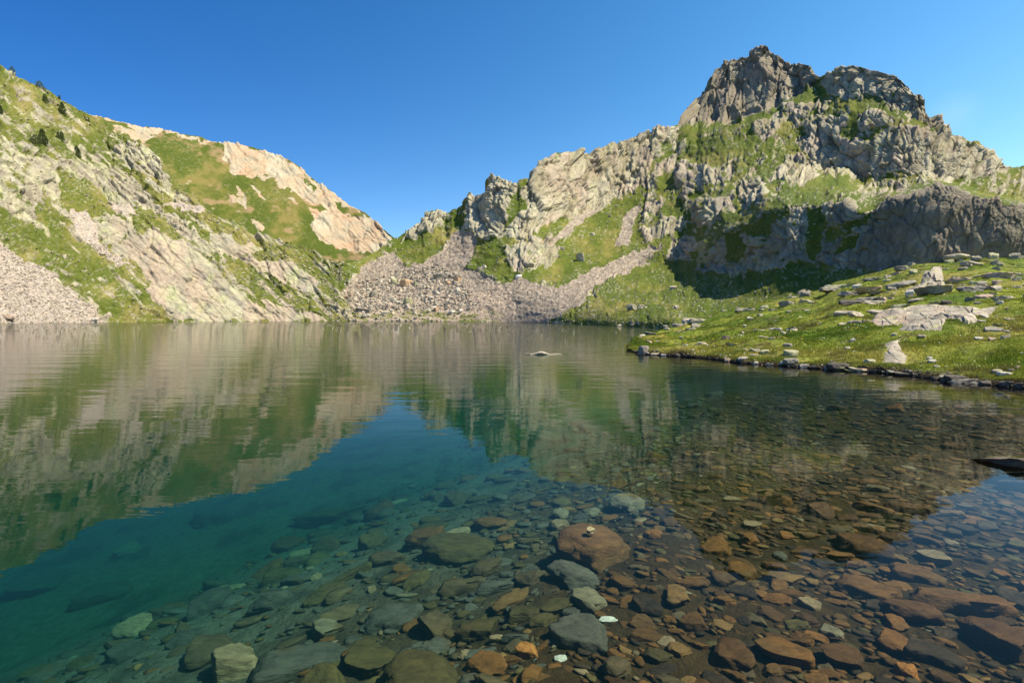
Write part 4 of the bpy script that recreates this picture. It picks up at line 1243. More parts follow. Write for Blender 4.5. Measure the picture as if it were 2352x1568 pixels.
# ------------------------------------------------------------------ rock slabs set in the turf (outlines surveyed, surface modelled over the meadow)
def slab(name, L, poly, label, cat, hmax, colf, mat, step=0.7, seed=0, steps=0.10, ramp=5.0):
    P = np.array(poly)
    x0, y0 = P.min(0) - 4; x1, y1 = P.max(0) + 4
    gx = np.arange(x0, x1, step); gy = np.arange(y0, y1, step * 0.55)
    PX, PY = np.meshgrid(gx, gy)
    d = polydist(PX + 1.6 * fbm(PX / 6, PY / 4, 0 * PX, 2, seed), PY + 0.9 * fbm(PX / 7, PY / 4, 0 * PX + 5, 2, seed), poly)
    Q = L.at(PX, PY)
    f1, e1 = facets(PX / 60, PY / 22, 0 * PX + seed, seed + 1)
    f2, e2 = facets(PX / 17, PY / 7, 0 * PX + seed, seed + 2)
    lam = fbm(PX / 30, PY / 1.6, 0 * PX, 3, seed + 4)
    h = hmax * (1 - np.exp(-np.maximum(d, 0) / ramp)) + np.where(d > 0, steps * f1 + steps * 0.35 * f2 + steps * 0.16 * lam - steps * 0.4 * (1 - sstep(0, 0.05, e1)), 0) * np.minimum(1, np.maximum(d, 0) / 3)
    h = np.where(d > 0, h, -0.25 * np.minimum(1, -d / 2))
    sm = box3(Q[..., 2], 12)                       # rock ignores the turf's hummocks
    Q = Q.copy(); Q[..., 2] = np.where(d > 0, sm, Q[..., 2]) + h
    K = colf(PX, PY, f1, f2, lam)
    Fq = grid_faces(*PX.shape)
    keep = (d > -3).ravel()
    Fq = Fq[keep[Fq].all(1)]
    u, inv = np.unique(Fq, return_inverse=True)
    o = new_obj(name, new_mesh(name, Q.reshape(-1, 3)[u], inv.reshape(-1, 4), mat, K.reshape(-1, 3)[u]))
    if cat: tag(o, label, cat)
    LABELS.add(label)
    ROCKS.append(('the giant slab' if 'giant' in label else 'the S shaped slab' if 'S shaped' in label else 'the leaning slab', float(P[:, 0].mean()), float(P[:, 1].max())))
    return o


def slab_col(PX, PY, f1, f2, lam):
    k = mixc(np.broadcast_to(C(0.33, 0.29, 0.22), PX.shape + (3,)), C(0.43, 0.37, 0.28), sstep(-0.3, 0.4, f1 + 0.4 * lam))
    k = mixc(k, C(0.42, 0.30, 0.22), sstep(0.0, 0.5, fbm(PX / 40, PY / 18, 0 * PX, 3, 401)) * 0.5)
    k = mixc(k, C(0.22, 0.19, 0.15), sstep(0.05, 0.5, lam) * 0.6)
    return k


S1 = Z9([(475, 1190), (600, 1080), (740, 1035), (920, 1040), (1000, 990), (1500, 990), (2060, 1015), (1890, 1065), (1870, 1100), (1760, 1160), (1800, 1215), (1690, 1280), (1560, 1240), (1430, 1240),
         (1370, 1330), (860, 1330), (930, 1290), (890, 1290), (800, 1285), (700, 1270), (480, 1230)])
S2 = Z8([(1020, 740), (1070, 700), (1290, 710), (1160, 750), (1190, 790), (1250, 800), (1220, 860), (1000, 860), (1040, 790)])
S3 = Z9([(1130, 570), (1380, 560), (1390, 640), (1440, 740), (1390, 790), (1100, 825), (930, 805), (970, 750), (1120, 670)])
slab('rock_slab', LM, S1, 'giant pale pinkish bedrock slab with cracks set in the meadow turf', 'rock slab', 0.14, slab_col, M_ROCKV, 0.6, 410, 0.10)
slab('rock_slab', LM, S2, 'small S shaped pale lichened bedrock slab between the giant slab and the water', 'rock slab', 0.03, slab_col, M_ROCKV, 0.5, 420, 0.05)
slab('rock_slab', LM, S3, 'tall pale leaning bedrock slab in the upper meadow', 'rock slab', 0.75, slab_col, M_ROCKV, 0.5, 430, 0.35, 14)
SLABS_M = [S1, S2, S3]


def snow_col(PX, PY, *a):
    return np.broadcast_to(C(0.85, 0.86, 0.88), PX.shape + (3,))


sp_ = slab('snow_patch', LR, Z3([(103, 1182), (112, 1172), (135, 1172), (147, 1176), (135, 1184), (112, 1188)]), 'last small white snow patch under the low rocky outcrop', 'snow patch', 0.5, snow_col, M_MTN, 0.4, 440, 0.02, 1.5)

# ------------------------------------------------------------------ more rocks strewn over the meadow, each told apart by what it lies beside
COLW = {'pale': 'pale', 'grey': 'grey', 'dark': 'dark grey', 'pink': 'pinkish', 'lichened': 'yellow lichened', 'white': 'whitish', 'orange': 'ochre'}
SHW = {'slab': 'flat', 'block': 'blocky', 'round': 'rounded', 'wedge': 'angular'}
ORD = ['', 'second ', 'third ', 'fourth ', 'fifth ', 'sixth ', 'seventh ', 'eighth ', 'ninth ', 'tenth ']


def relation(px, py, lms, sy=1.0):
    best = sorted(lms, key=lambda l: math.hypot(l[1] - px, (l[2] - py) * sy))[0]
    dx, dy = px - best[1], (py - best[2]) * sy
    if abs(dx) > abs(dy):
        r = 'left of' if dx < 0 else 'right of'
    else:
        r = 'behind' if dy < 0 else 'in front of'
    return r, best[0], math.hypot(dx, dy)


def name_all(items, lms, noun, sy):
    """items: (obj, px, py, colour word, shape word); nearest first, ordinals where look and place agree"""
    buckets = {}
    for it in items:
        r, lm, d = relation(it[1], it[2], lms, sy)
        buckets.setdefault((it[3], it[4], r, lm), []).append((d, it[0]))
    for (cw, sw, r, lm), lst in buckets.items():
        lst.sort(key=lambda t: t[0])
        for i, (d, o) in enumerate(lst):
            o['label'] = f"{ORD[i] if i < 10 else 'far '}{cw} {sw} {noun} {r} {lm}"
            LABELS.add(o['label'])


items = []
lmM = [r for r in ROCKS if r[1] > 1440 and r[2] > 590]
tries = 0
while len(items) < 150 and tries < 4000:
    tries += 1
    px = RNG.uniform(1460, 2380); t = RNG.random() ** 0.8
    b, tp = float(shore_front(px)), float(meadow_top(px))
    py = b + (tp - b) * t
    if any(inpoly(np.array([px]), np.array([py]), S)[0] for S in SLABS_M):
        continue
    dens = 0.35 + 0.65 * (py < 700) + 0.5 * (t < 0.06)
    if RNG.random() > dens:
        continue
    kind = RNG.choice(['slab', 'slab', 'block', 'wedge', 'round'])
    colr = RNG.choice(['pale', 'pale', 'white', 'grey', 'grey', 'pink', 'lichened'])
    if t < 0.04: colr = RNG.choice(['dark', 'grey', 'dark', 'pale'])
    w = min(24, 9 * math.exp(RNG.gauss(0.35, 0.5)) * (1.6 if py < 700 and px > 1760 else 1.0)); h = w * RNG.uniform(0.3, 0.6)
    p = LM.at(px, py); u = float(p[1]) / F
    a = 0.5 * w * u
    zk = {'slab': 0.42, 'block': 0.62, 'round': 0.8, 'wedge': 0.55}[kind]
    c = 0.5 * h * u * 1.2
    o = put_rock('rock', kind, RNG.randrange(6), M_ROCK, (p[0], p[1], p[2] + c * 0.25), (a, a * 0.8, c / zk), RNG.uniform(-0.6, 0.6), (RNG.gauss(0, .1), RNG.gauss(0, .1)), np.array(PAL[colr]) * RNG.uniform(.85, 1.15))
    tag(o, None, 'rock', 'rocks lying about the lake shore')
    items.append((o, px, py, COLW[colr], SHW[kind]))
name_all(items, lmM, 'rock', 2.0)

# ------------------------------------------------------------------ rubble, too many to count
LOW = [rock_shape(900 + k, 1, 0.6, 6, 0.06, 0.5) for k in range(10)]
LOW3 = [rock_shape(960 + k, 1, 0.5, 6, 0.04, 0.7) for k in range(12)]
LOW2 = [rock_shape(930 + k, 2, 0.5, 8, 0.05, 0.7) for k in range(12)]


def merge_rocks(name, pts, scl, yaw, tilt, cols, mat, lib=None, label=None):
    lib = lib or LOW
    n = len(pts)
    which = rng.integers(0, len(lib), n)
    Vs, Fs, Ks, off = [], [], [], 0
    for k, (V, Fa) in enumerate(lib):
        m = which == k
        if not m.any(): continue
        S = V[None] * scl[m][:, None, :]
        cx, sx = np.cos(tilt[m])[:, None], np.sin(tilt[m])[:, None]
        y, z = S[..., 1] * cx - S[..., 2] * sx, S[..., 1] * sx + S[..., 2] * cx
        cz, sz = np.cos(yaw[m])[:, None], np.sin(yaw[m])[:, None]
        x, y = S[..., 0] * cz - y * sz, S[..., 0] * sz + y * cz
        W = np.stack([x, y, z], 2) + pts[m][:, None, :]
        nn = m.sum()
        Vs.append(W.reshape(-1, 3))
        Fs.append((Fa[None] + (np.arange(nn) * len(V))[:, None, None] + off).reshape(-1, 3))
        Ks.append(np.repeat(cols[m], len(V), axis=0))
        off += nn * len(V)
    o = new_obj(name, new_mesh(name, np.concatenate(Vs), np.concatenate(Fs), mat, np.concatenate(Ks), smooth=lib is not LOW))
    tag(o, label, None, None, 'stuff')
    return o


def scatter(name, L, Wt, n, lo, hi, cols, label, power=2.2, flat=0.6):
    Wt = np.maximum(Wt, 0) * ((L.PX > -60) & (L.PX < 2420))
    cdf = np.cumsum(Wt.ravel().astype(np.float64)); cdf /= cdf[-1]
    idx = np.searchsorted(cdf, rng.random(n))
    pts = L.P.reshape(-1, 3)[idx]
    px = lo + (hi - lo) * rng.random(n) ** power
    a = px * np.exp(L.lnY.ravel()[idx]) / F * 0.5
    ar = rng.uniform(0.55, 1.0, n)
    scl = np.stack([a, a * ar, a * rng.uniform(flat * 0.6, flat * 1.4, n)], 1)
    cc = np.asarray(cols, dtype=f32)[rng.integers(0, len(cols), n)] * rng.uniform(0.75, 1.2, (n, 1))
    pts = pts + np.stack([0 * a, 0 * a, scl[:, 2] * 0.2], 1)
    return merge_rocks(name, pts, scl, rng.uniform(0, 6.28, n), rng.normal(0, 0.25, n), cc.astype(f32), M_SCREE, None, label)


BOULDERF = Z6([(250, 430), (600, 350), (700, 240), (1000, 150), (1250, 80), (1600, 50), (1900, 150), (1980, 300), (2100, 600), (2000, 690), (250, 690)])
bf = box3(inpoly(LR.PX + 8 * fbm(LR.PX / 14, LR.PY / 10, z0, 3, 201), LR.PY, BOULDERF).astype(f32), 14)
scatter('scree_rubble', LR, scree * bf * (1 - 0.75 * sstep(704, 716, LR.PY)), 6500, 1.6, 13, [(0.50, 0.42, 0.31), (0.46, 0.37, 0.27), (0.40, 0.35, 0.27), (0.52, 0.47, 0.37), (0.30, 0.26, 0.21)],
        'pale pink and grey rubble in the boulder field above the far shore', 4.0)
scatter('scree_rubble', LR, scree * (1 - bf) * sstep(540, 640, LR.PY), 5000, 1.2, 5, [(0.36, 0.30, 0.23), (0.42, 0.35, 0.27), (0.28, 0.23, 0.18)], 'fine grey brown scree running down the gullies')
scatter('scree_rubble', LR, (1 - rock) * (1 - scree) * (1 - hol) * (LR.PY > 420) * (0.3 + sstep(620, 700, LR.PY) * 0.9), 2600, 1.5, 7, [(0.5, 0.47, 0.38), (0.42, 0.39, 0.31), (0.33, 0.31, 0.26)],
        'pale stones sprinkled over the green slopes on the right')
scatter('scree_rubble', LL, scree_left * (LL.PY > 560) * 2 + 0.25 * (1 - slab_left), 7000, 1.5, 7, [(0.40, 0.335, 0.26), (0.44, 0.38, 0.30), (0.29, 0.245, 0.195), (0.38, 0.315, 0.24)],
        'pale pinkish rubble on the left mountainside and its scree')
Wm = ((LM.t[:, None] > 0.02) & (LM.PX > 0)).astype(f32) * (0.4 + 1.2 * (LM.PY < 705))
for S in SLABS_M:
    Wm = Wm * ~inpoly(LM.PX, LM.PY, S)
scatter('stony_litter', LM, Wm, 1600, 1.5, 8, [(0.5, 0.47, 0.4), (0.42, 0.39, 0.32), (0.3, 0.28, 0.24), (0.58, 0.55, 0.48)], 'small pale stones scattered over the meadow turf', 3.0, 0.4)
sl = line([(1442, 800), (3200, 1000)])
Wsh = (LM.t[:, None] < 0.03) * np.ones_like(LM.PX)
scatter('shore_pebbles', LM, Wsh, 700, 2, 11, [(0.10, 0.08, 0.06), (0.2, 0.17, 0.14), (0.35, 0.31, 0.27), (0.06, 0.05, 0.04)], 'small wet stones along the meadow waterline', 2.0, 0.45)

# ------------------------------------------------------------------ turf blades and flowers
def blades(name, L, n, per, hgt, Wt, K, label, minpx=0.9):
    cdf = np.cumsum(Wt.ravel().astype(np.float64)); cdf /= cdf[-1]
    idx = np.searchsorted(cdf, rng.random(n))
    base = L.P.reshape(-1, 3)[idx]; col = K.reshape(-1, 3)[idx]
    u = np.exp(L.lnY.ravel()[idx]) / F
    tuft = 0.5 + 1.7 * np.maximum(0, fbm(base[:, 0] / 0.7, base[:, 1] / 0.7, 0 * u, 3, 501) + 0.1)
    B = np.repeat(base, per, 0) + np.stack([rng.normal(0, 1, n * per) * np.repeat(1.6 * u, per) * 1.4, rng.normal(0, 0.06, n * per), np.zeros(n * per)], 1)
    h = np.repeat(hgt * tuft, per) * rng.uniform(0.5, 1.2, n * per)
    w = np.maximum(0.007, np.repeat(u, per) * minpx)
    a = rng.uniform(0, 6.28, n * per); ln = rng.uniform(0.1, 0.7, n * per)
    yaw = rng.normal(0, 0.6, n * per)
    dx, dy = np.cos(yaw) * w, np.sin(yaw) * w
    top = B + np.stack([np.cos(a) * ln * h, np.sin(a) * ln * h, h], 1)
    B[:, 2] -= 0.02
    V = np.stack([B - np.stack([dx, dy, 0 * dx], 1), B + np.stack([dx, dy, 0 * dx], 1), top], 1).reshape(-1, 3)
    cc = np.repeat(col, per, 0) * rng.uniform(1.1, 1.9, (n * per, 1))
    cc = cc * np.where(rng.random((n * per, 1)) < 0.12, np.array([[1.5, 1.25, 0.9]]), 1.0)
    Fa = np.arange(len(V)).reshape(-1, 3)
    o = new_obj(name, new_mesh(name, V, Fa, M_GRASS, np.repeat(cc, 3, 0), smooth=False))
    tag(o, label, None, None, 'stuff')


Wg = ((dsh > 0.12) & (LM.PX < 2440)).astype(f32)
for S in SLABS_M:
    Wg = Wg * (polydist(LM.PX, LM.PY, S) < 0.5)
Wg = Wg * (0.4 + sstep(-0.3, 0.3, fbm(X / 1.6, Yw / 1.6, 0 * X, 3, 502)))
blades('grass', LM, 60000, 4, 0.085, Wg, KM, 'short green and yellowish turf on the meadow')
Wf = Wg * sstep(0.05, 0.35, fbm(LM.PX / 40, LM.PY / 10, 0 * X, 3, 503)) * ((LM.PY > 700) & (LM.PX > 1560))
cdf = np.cumsum(Wf.ravel().astype(np.float64)); cdf /= cdf[-1]
n = 420
idx = np.searchsorted(cdf, rng.random(n))
c0 = LM.P.reshape(-1, 3)[idx] + np.stack([rng.normal(0, .05, n), rng.normal(0, .1, n), np.full(n, 0.10)], 1)
r_ = np.exp(LM.lnY.ravel()[idx]) / F * rng.uniform(0.7, 1.3, n)
V, Ks = [], []
for k in range(6):
    a = k * math.pi / 3
    V.append(c0 + np.stack([np.cos(a) * r_, np.sin(a) * r_ * 0.6, np.sin(a) * r_ * 0.8], 1))
V = np.stack(V, 1).reshape(-1, 3)
fc_ = np.where(rng.random((n, 1)) < 0.7, C(0.75, 0.50, 0.03), C(0.8, 0.78, 0.7))
o = new_obj('wildflowers', new_mesh('wildflowers', V, np.arange(n * 6).reshape(-1, 6), M_GRASS, np.repeat(fc_, 6, 0), smooth=False))
tag(o, 'tiny yellow and white flowers dotted through the turf', None, None, 'stuff')


# ------------------------------------------------------------------ mountain pines on the left mountainside
def pine(px, py, w, h, label, bushy):
    p = LL.at(px, py)
    u = float(p[1]) / F
    H, Rd = h * u * 1.1, 0.5 * w * u
    e = bpy.data.objects.new('mountain_pine', None)
    COL.objects.link(e); e.location = [float(v) for v in p]
    tag(e, label, 'pine', 'dark pines on the left mountainside')
    # trunk
    k = 7
    Vt, Ft = [], []
    for i in range(5):
        t = i / 4
        for j in range(k):
            a = j * 2 * math.pi / k
            r = 0.055 * H * (1 - 0.8 * t)
            Vt.append((math.cos(a) * r + 0.02 * H * math.sin(t * 3), math.sin(a) * r, -0.15 * H + t * 1.05 * H))
    for i in range(4):
        for j in range(k):
            Ft.append((i * k + j, i * k + (j + 1) % k, (i + 1) * k + (j + 1) % k, (i + 1) * k + j))
    kc = np.tile(C(0.09, 0.065, 0.045), (len(Vt), 1))
    new_obj('trunk', new_mesh('trunk', Vt, Ft, M_PINE, kc), e)
    n = 1500
    t = rng.random(n) ** 1.25
    prof = (1 - t) ** (0.4 if bushy else 0.6) * (0.8 + 0.2 * np.sin(np.minimum(1, t * 6 + 0.4) * 1.57))
    lob = 1 + 0.35 * vnoise(t * 5, rng.random(n) * 0, np.zeros(n), 5)
    a = rng.uniform(0, 6.28, n)
    rr = Rd * prof * (0.35 + 0.65 * np.sqrt(rng.random(n))) * (0.75 + 0.5 * (vnoise(np.cos(a) * 1.6 + px, np.sin(a) * 1.6, t * 6, 6) + 0.3))
    c = np.stack([np.cos(a) * rr, np.sin(a) * rr, -0.06 * H + t * H * 1.05], 1)
    s1 = 0.06 * H * rng.uniform(0.6, 1.4, n)
    d1 = np.stack([np.cos(a), np.sin(a), rng.uniform(-0.1, 0.9, n)], 1) * s1[:, None]
    d2 = rng.normal(0, 1, (n, 3)) * (s1 * 0.35)[:, None]
    V = np.stack([c - d2, c + d1, c + d2], 1).reshape(-1, 3)
    cc = C(0.10, 0.135, 0.05) * rng.uniform(0.6, 1.7, (n, 1))
    new_obj('crown', new_mesh('crown', V, np.arange(3 * n).reshape(-1, 3), M_PINE, np.repeat(cc, 3, 0), smooth=False), e)


for row in [(97, 331, 22, 30, 'largest dark pine on the left mountainside beside a lower bush', 0), (80, 333, 22, 19, 'broad low pine bush touching the largest pine', 1),
            (27, 166, 11, 9, 'small pine bush on the skyline near the left frame edge', 1), (91, 202, 19, 13, 'wide pine bush crowning the left skyline', 1),
            (100, 209, 9, 6, 'tiny pine bush just below the wide skyline bush', 1), (103, 236, 14, 16, 'rounded pine below the wide skyline bush', 0),
            (139, 225, 6, 8, 'tiny lone pine on the skyline right of the wide bush', 0), (147, 259, 15, 24, 'tall narrow pine below the skyline', 0),
            (131, 318, 8, 12, 'thin pine right of the largest pine', 0), (140, 322, 11, 16, 'pine touching the thin pine on its right', 0),
            (181, 342, 12, 14, 'upper pine of the close pair on the rocks', 0), (183, 358, 12, 18, 'lower pine of the close pair on the rocks', 0),
            (2, 262, 9, 16, 'dark pine cut by the left frame edge', 0), (204, 279, 7, 10, 'small pine at the right end of the near skyline', 0),
            (338, 432, 10, 10, 'small bush in the rocks below the green ridge', 1), (363, 420, 9, 8, 'small bush at the right edge of the near rocks', 1)]:
    pine(*row)

# ------------------------------------------------------------------ driftwood
def tube(path, radii, seg=12, seed=0, flat=1.0):
    Pth = np.array(path, dtype=f32)
    n = len(Pth)
    # smooth resample
    tt = np.linspace(0, n - 1, n * 6)
    Q = np.stack([np.interp(tt, np.arange(n), Pth[:, k]) for k in range(3)], 1)
    R = np.interp(tt, np.arange(n), radii)
    for _ in range(4):
        Q[1:-1] = (Q[:-2] + 2 * Q[1:-1] + Q[2:]) / 4; R[1:-1] = (R[:-2] + 2 * R[1:-1] + R[2:]) / 4
    T = np.gradient(Q, axis=0); T /= np.linalg.norm(T, axis=1, keepdims=True) + 1e-9
    up = np.array([0, 0, 1.0])
    S = np.cross(T, up); S /= np.linalg.norm(S, axis=1, keepdims=True) + 1e-9
    U = np.cross(S, T)
    V = []
    for j in range(seg):
        a = j * 2 * math.pi / seg
        d = R * (1 + 0.18 * vnoise(tt * 1.4, np.full_like(tt, math.cos(a) * 1.5), np.full_like(tt, math.sin(a) * 1.5 + seed), seed))
        V.append(Q + S * (math.cos(a) * d)[:, None] + U * (math.sin(a) * d * flat)[:, None])
    V = np.stack(V, 1)
    m = len(tt)
    V = V.reshape(-1, 3)
    Fa = [(i * seg + j, i * seg + (j + 1) % seg, (i + 1) * seg + (j + 1) % seg, (i + 1) * seg + j) for i in range(m - 1) for j in range(seg)]
    return V, np.array(Fa)


dx0, dY = onwater(1205, 814)
k = 0.07325 / F * dY


def dw(zx, zy, dy=0.0):
    return (dx0 + (zx - 390) * k, dY + dy, (640 - zy) * k * 0.9 - 0.03)


M_WOOD = mat_stone('weathered_wood', scale=9.0, rough=0.9)
e = bpy.data.objects.new('driftwood', None); COL.objects.link(e)
e.location = (float(dx0), float(dY), 0)
tag(e, 'pale gnarled driftwood log floating on the open lake', 'driftwood')
V, Fa = tube([dw(560, 610), dw(700, 600), dw(780, 585), dw(860, 560), dw(940, 555), dw(1020, 580), dw(1100, 600), dw(1220, 628), dw(1330, 612), dw(1400, 605), dw(1480, 605), dw(1560, 622)],
             np.array([20, 30, 42, 62, 62, 50, 34, 22, 22, 26, 22, 6]) * k, 14, 3, 0.8)
o = new_obj('trunk', new_mesh('trunk', V - np.array(e.location), Fa, M_WOOD), e); o.color = (0.50, 0.42, 0.30, 1)
V, Fa = tube([dw(385, 590, 0.05), dw(480, 600, 0.04), dw(600, 602, 0.02), dw(760, 600), dw(850, 590, -0.05)], np.array([10, 18, 22, 24, 22]) * k, 10, 8)
o = new_obj('branch', new_mesh('branch', V - np.array(e.location), Fa, M_WOOD), e); o.color = (0.42, 0.34, 0.26, 1)

# ------------------------------------------------------------------ stones under water
def bed_hit(px, py):
    ex, e_ = ray(np.asarray(px, dtype=float), np.asarray(py, dtype=float))
    lo = CAM_H / -e_; hi = lo * 3 + 4
    for _ in range(26):
        mdl = 0.5 * (lo + hi)
        above = CAM_H + e_ * mdl + bed_depth(ex * mdl, mdl) > 0
        lo = np.where(above, mdl, lo); hi = np.where(above, hi, mdl)
    return ex * lo, lo, -bed_depth(ex * lo, lo)


SUBP = {'dark brown': (0.078, 0.033, 0.008), 'brown': (0.128, 0.053, 0.011), 'rusty': (0.165, 0.065, 0.014), 'russet': (0.130, 0.062, 0.020), 'ochre': (0.17, 0.088, 0.027), 'grey': (0.088, 0.058, 0.027), 'olive': (0.078, 0.054, 0.016),
        'tan': (0.21, 0.14, 0.075), 'pale': (0.17, 0.135, 0.08), 'black': (0.036, 0.020, 0.009), 'white': (0.55, 0.52, 0.44), 'orange': (0.34, 0.13, 0.03), 'slate grey': (0.075, 0.066, 0.048)}
TR = [  # px, py, w, h, yaw deg, shape, colour, thickness, label, landmark
    (1360, 1290, 185, 100, 0, 'round', 'russet', 0.62, 'big rounded reddish brown boulder with a small pale stone lying on top', 'the big reddish boulder'),
    (1045, 1275, 205, 70, -12, 'round', 'olive', 0.5, 'long rounded olive boulder with an orange top under water', 'the long olive boulder'),
    (1345, 1382, 105, 85, -60, 'slab', 'pale', 0.35, 'cream and green two toned slab in front of the big reddish boulder', 'the two toned slab'),
    (752, 1452, 92, 55, -8, 'block', 'pale', 0.5, 'cream banded stone the brightest in the greenish water', 'the cream banded stone'),
    (905, 1428, 180, 68, 20, 'slab', 'slate grey', 0.4, 'large dark grey slab right of the cream banded stone', 'the large grey slab'),
    (480, 1505, 140, 80, 10, 'block', 'grey', 0.45, 'flat topped grey block in the lower left water', 'the flat topped grey block'),
    (690, 1532, 240, 85, 28, 'slab', 'slate grey', 0.4, 'huge dark slab at the bottom edge below the cream banded stone', 'the huge dark slab'),
    (855, 1522, 150, 105, 60, 'slab', 'olive', 0.35, 'broad striped olive slab right of the huge dark slab', 'the striped olive slab'),
    (1212, 1502, 68, 38, -25, 'wedge', 'orange', 0.6, 'bright orange angular stone near the bottom edge', 'the bright orange stone'),
    (1287, 1512, 32, 30, -40, 'wedge', 'white', 0.3, 'small bright white flake right of the bright orange stone', 'the white flake'),
    (1000, 1445, 110, 75, 25, 'wedge', 'grey', 0.5, 'humped grey stone with ochre edges right of the large grey slab', 'the humped grey stone'),
    (1325, 1465, 190, 85, -38, 'slab', 'slate grey', 0.4, 'long greenish dark slab running down right of the orange stone', 'the greenish dark slab'),
    (1440, 1167, 88, 38, 0, 'round', 'pale', 0.5, 'pale oval boulder faint in the green water', 'the pale oval boulder'),
    (1286, 1187, 46, 28, 0, 'round', 'pale', 0.6, 'upper of two pale stones behind the big reddish boulder', 'the two pale stones'),
    (1286, 1214, 52, 28, 0, 'round', 'tan', 0.6, 'lower of two pale stones behind the big reddish boulder', None),
    (760, 1195, 185, 40, 12, 'block', 'olive', 0.5, 'long submerged beam like slab in the blue water', 'the beam like slab'),
    (490, 1195, 95, 80, 60, 'slab', 'slate grey', 0.5, 'big faint slab deep in the blue water on the left', 'the big faint slab'),
    (1858, 1393, 56, 52, 20, 'block', 'tan', 0.5, 'squarish tan stone standing out on the brown bed', 'the squarish tan stone'),
    (1910, 1454, 56, 34, -32, 'slab', 'pale', 0.35, 'pale pinkish leaf shaped stone below the squarish tan stone', 'the pale leaf shaped stone'),
    (2152, 1287, 92, 32, -12, 'slab', 'tan', 0.4, 'long tan stone under the blue reflection on the right', 'the long tan stone'),
    (2200, 1398, 225, 64, -14, 'slab', 'brown', 0.45, 'very large flat brown slab on the right', 'the very large brown slab'),
    (2295, 1483, 150, 90, -25, 'block', 'dark brown', 0.6, 'massive dark brown block casting a black shadow', 'the massive dark block'),
    (1992, 1362, 170, 46, -30, 'slab', 'brown', 0.45, 'long narrow brown slab left of the very large slab', 'the long narrow slab'),
    (1722, 1246, 52, 36, -10, 'wedge', 'rusty', 0.6, 'rusty angular stone with a tan stone on its far side', 'the rusty angular stone'),
    (1727, 1211, 42, 28, 30, 'block', 'tan', 0.5, 'small tan block behind the rusty angular stone', None),
    (1790, 1284, 36, 26, 0, 'round', 'slate grey', 0.7, 'grey green rounded pebble among brown slabs', 'the grey green pebble'),
    (1555, 1378, 82, 46, -15, 'block', 'ochre', 0.5, 'ochre knobbly stone right of the two toned slab', 'the ochre knobbly stone'),
    (725, 1329, 30, 22, 20, 'wedge', 'tan', 0.6, 'small tan stone alone in the teal water', 'the small tan stone'),
    (855, 1356, 28, 18, 0, 'wedge', 'tan', 0.6, 'small pale tan stone right of the lone tan stone', None),
    (290, 1268, 66, 30, 15, 'slab', 'pale', 0.4, 'pale greenish slab deep on the left', 'the pale deep slab'),
    (240, 1368, 130, 42, 28, 'slab', 'slate grey', 0.4, 'grey slanting slab deep on the left', 'the grey slanting slab'),
    (90, 1352, 150, 50, 24, 'slab', 'slate grey', 0.4, 'large dim slab near the left frame edge', 'the large dim slab'),
    (1400, 1427, 58, 22, -5, 'wedge', 'white', 0.4, 'narrow whitish stone below the two toned slab', 'the narrow whitish stone'),
    (1560, 1505, 60, 50, -20, 'round', 'ochre', 0.6, 'golden ribbed stone near the bottom edge', 'the golden ribbed stone'),
    (1660, 1440, 70, 24, -15, 'slab', 'ochre', 0.4, 'golden brown sliver left of the pale leaf shaped stone', None),
    (1530, 1480, 60, 28, -38, 'slab', 'tan', 0.4, 'tan sliver above the golden ribbed stone', None),
    (1800, 1510, 130, 70, -18, 'block', 'brown', 0.45, 'broad brown block at the bottom below the pale leaf shaped stone', 'the broad brown block'),
    (1680, 1520, 130, 80, -15, 'block', 'dark brown', 0.5, 'broad dark block left of the broad brown block at the bottom', 'the broad dark block'),
    (1420, 1545, 75, 60, 0, 'round', 'grey', 0.6, 'rounded grey brown stone cut by the bottom edge', 'the rounded bottom stone'),
    (1115, 1540, 110, 60, -20, 'slab', 'rusty', 0.4, 'reddish slab at the bottom edge left of the orange stone', 'the reddish slab'),
    (1700, 1320, 90, 40, -20, 'slab', 'brown', 0.45, 'flat brown slab left of the grey green pebble', None),
    (1640, 1265, 80, 42, -40, 'slab', 'brown', 0.4, 'brown tilted slab left of the rusty angular stone', None),
    (2080, 1545, 70, 36, -15, 'wedge', 'orange', 0.6, 'rusty orange stone at the bottom right', 'the rusty orange stone'),
    (1940, 1520, 120, 60, -20, 'slab', 'dark brown', 0.45, 'dark flat slab left of the rusty orange bottom stone', None),
    (2060, 1440, 70, 34, -15, 'block', 'rusty', 0.5, 'reddish block below the very large brown slab', None),
]
LMU = []
taken = []
SUBN = 0
for i, (px, py, w, h, yaw, kind, colr, th, label, lm) in enumerate(TR):
    x, y, z = (float(v) for v in bed_hit(px, py))
    u = y / F
    dep = math.atan2(-z + CAM_H, math.hypot(x, y))
    a = 0.5 * w * u
    b = min(max(0.5 * h * u / math.sin(dep) * 0.8, 0.35 * a), 1.1 * a)
    zk = {'slab': 0.42, 'block': 0.62, 'round': 0.8, 'wedge': 0.55}[kind]
    c = min(a, b) * th / 1.0
    o = put_rock('stone', kind, i, M_SUB, (x, y, z + c * 0.45), (a, b, c / zk * 0.8), math.radians(yaw), (RNG.gauss(0, .05), RNG.gauss(0, .05)), SUBP[colr])
    top = z + c * 1.1
    if top > -0.03: o.location.z -= top + 0.03
    tag(o, label, 'stone', 'stones on the lake bed')
    LABELS.add(label)
    if lm: LMU.append((lm, px, py))
    taken.append((x, y, a, b, math.radians(yaw)))
    if i == 0:
        s2 = put_rock('stone', 'wedge', 2, M_SUB, (x - 0.02, y - 0.02, o.location.z + c * 0.9), (0.055, 0.04, 0.05), 0.5, (0.2, 0.1), (0.42, 0.32, 0.18))
        tag(s2, 'small pale stone resting on top of the big reddish boulder', 'stone', 'stones on the lake bed')

# the rest of the bed: thrown from large to small, each keeping clear of the ones before
grid = {}
GS = 0.35


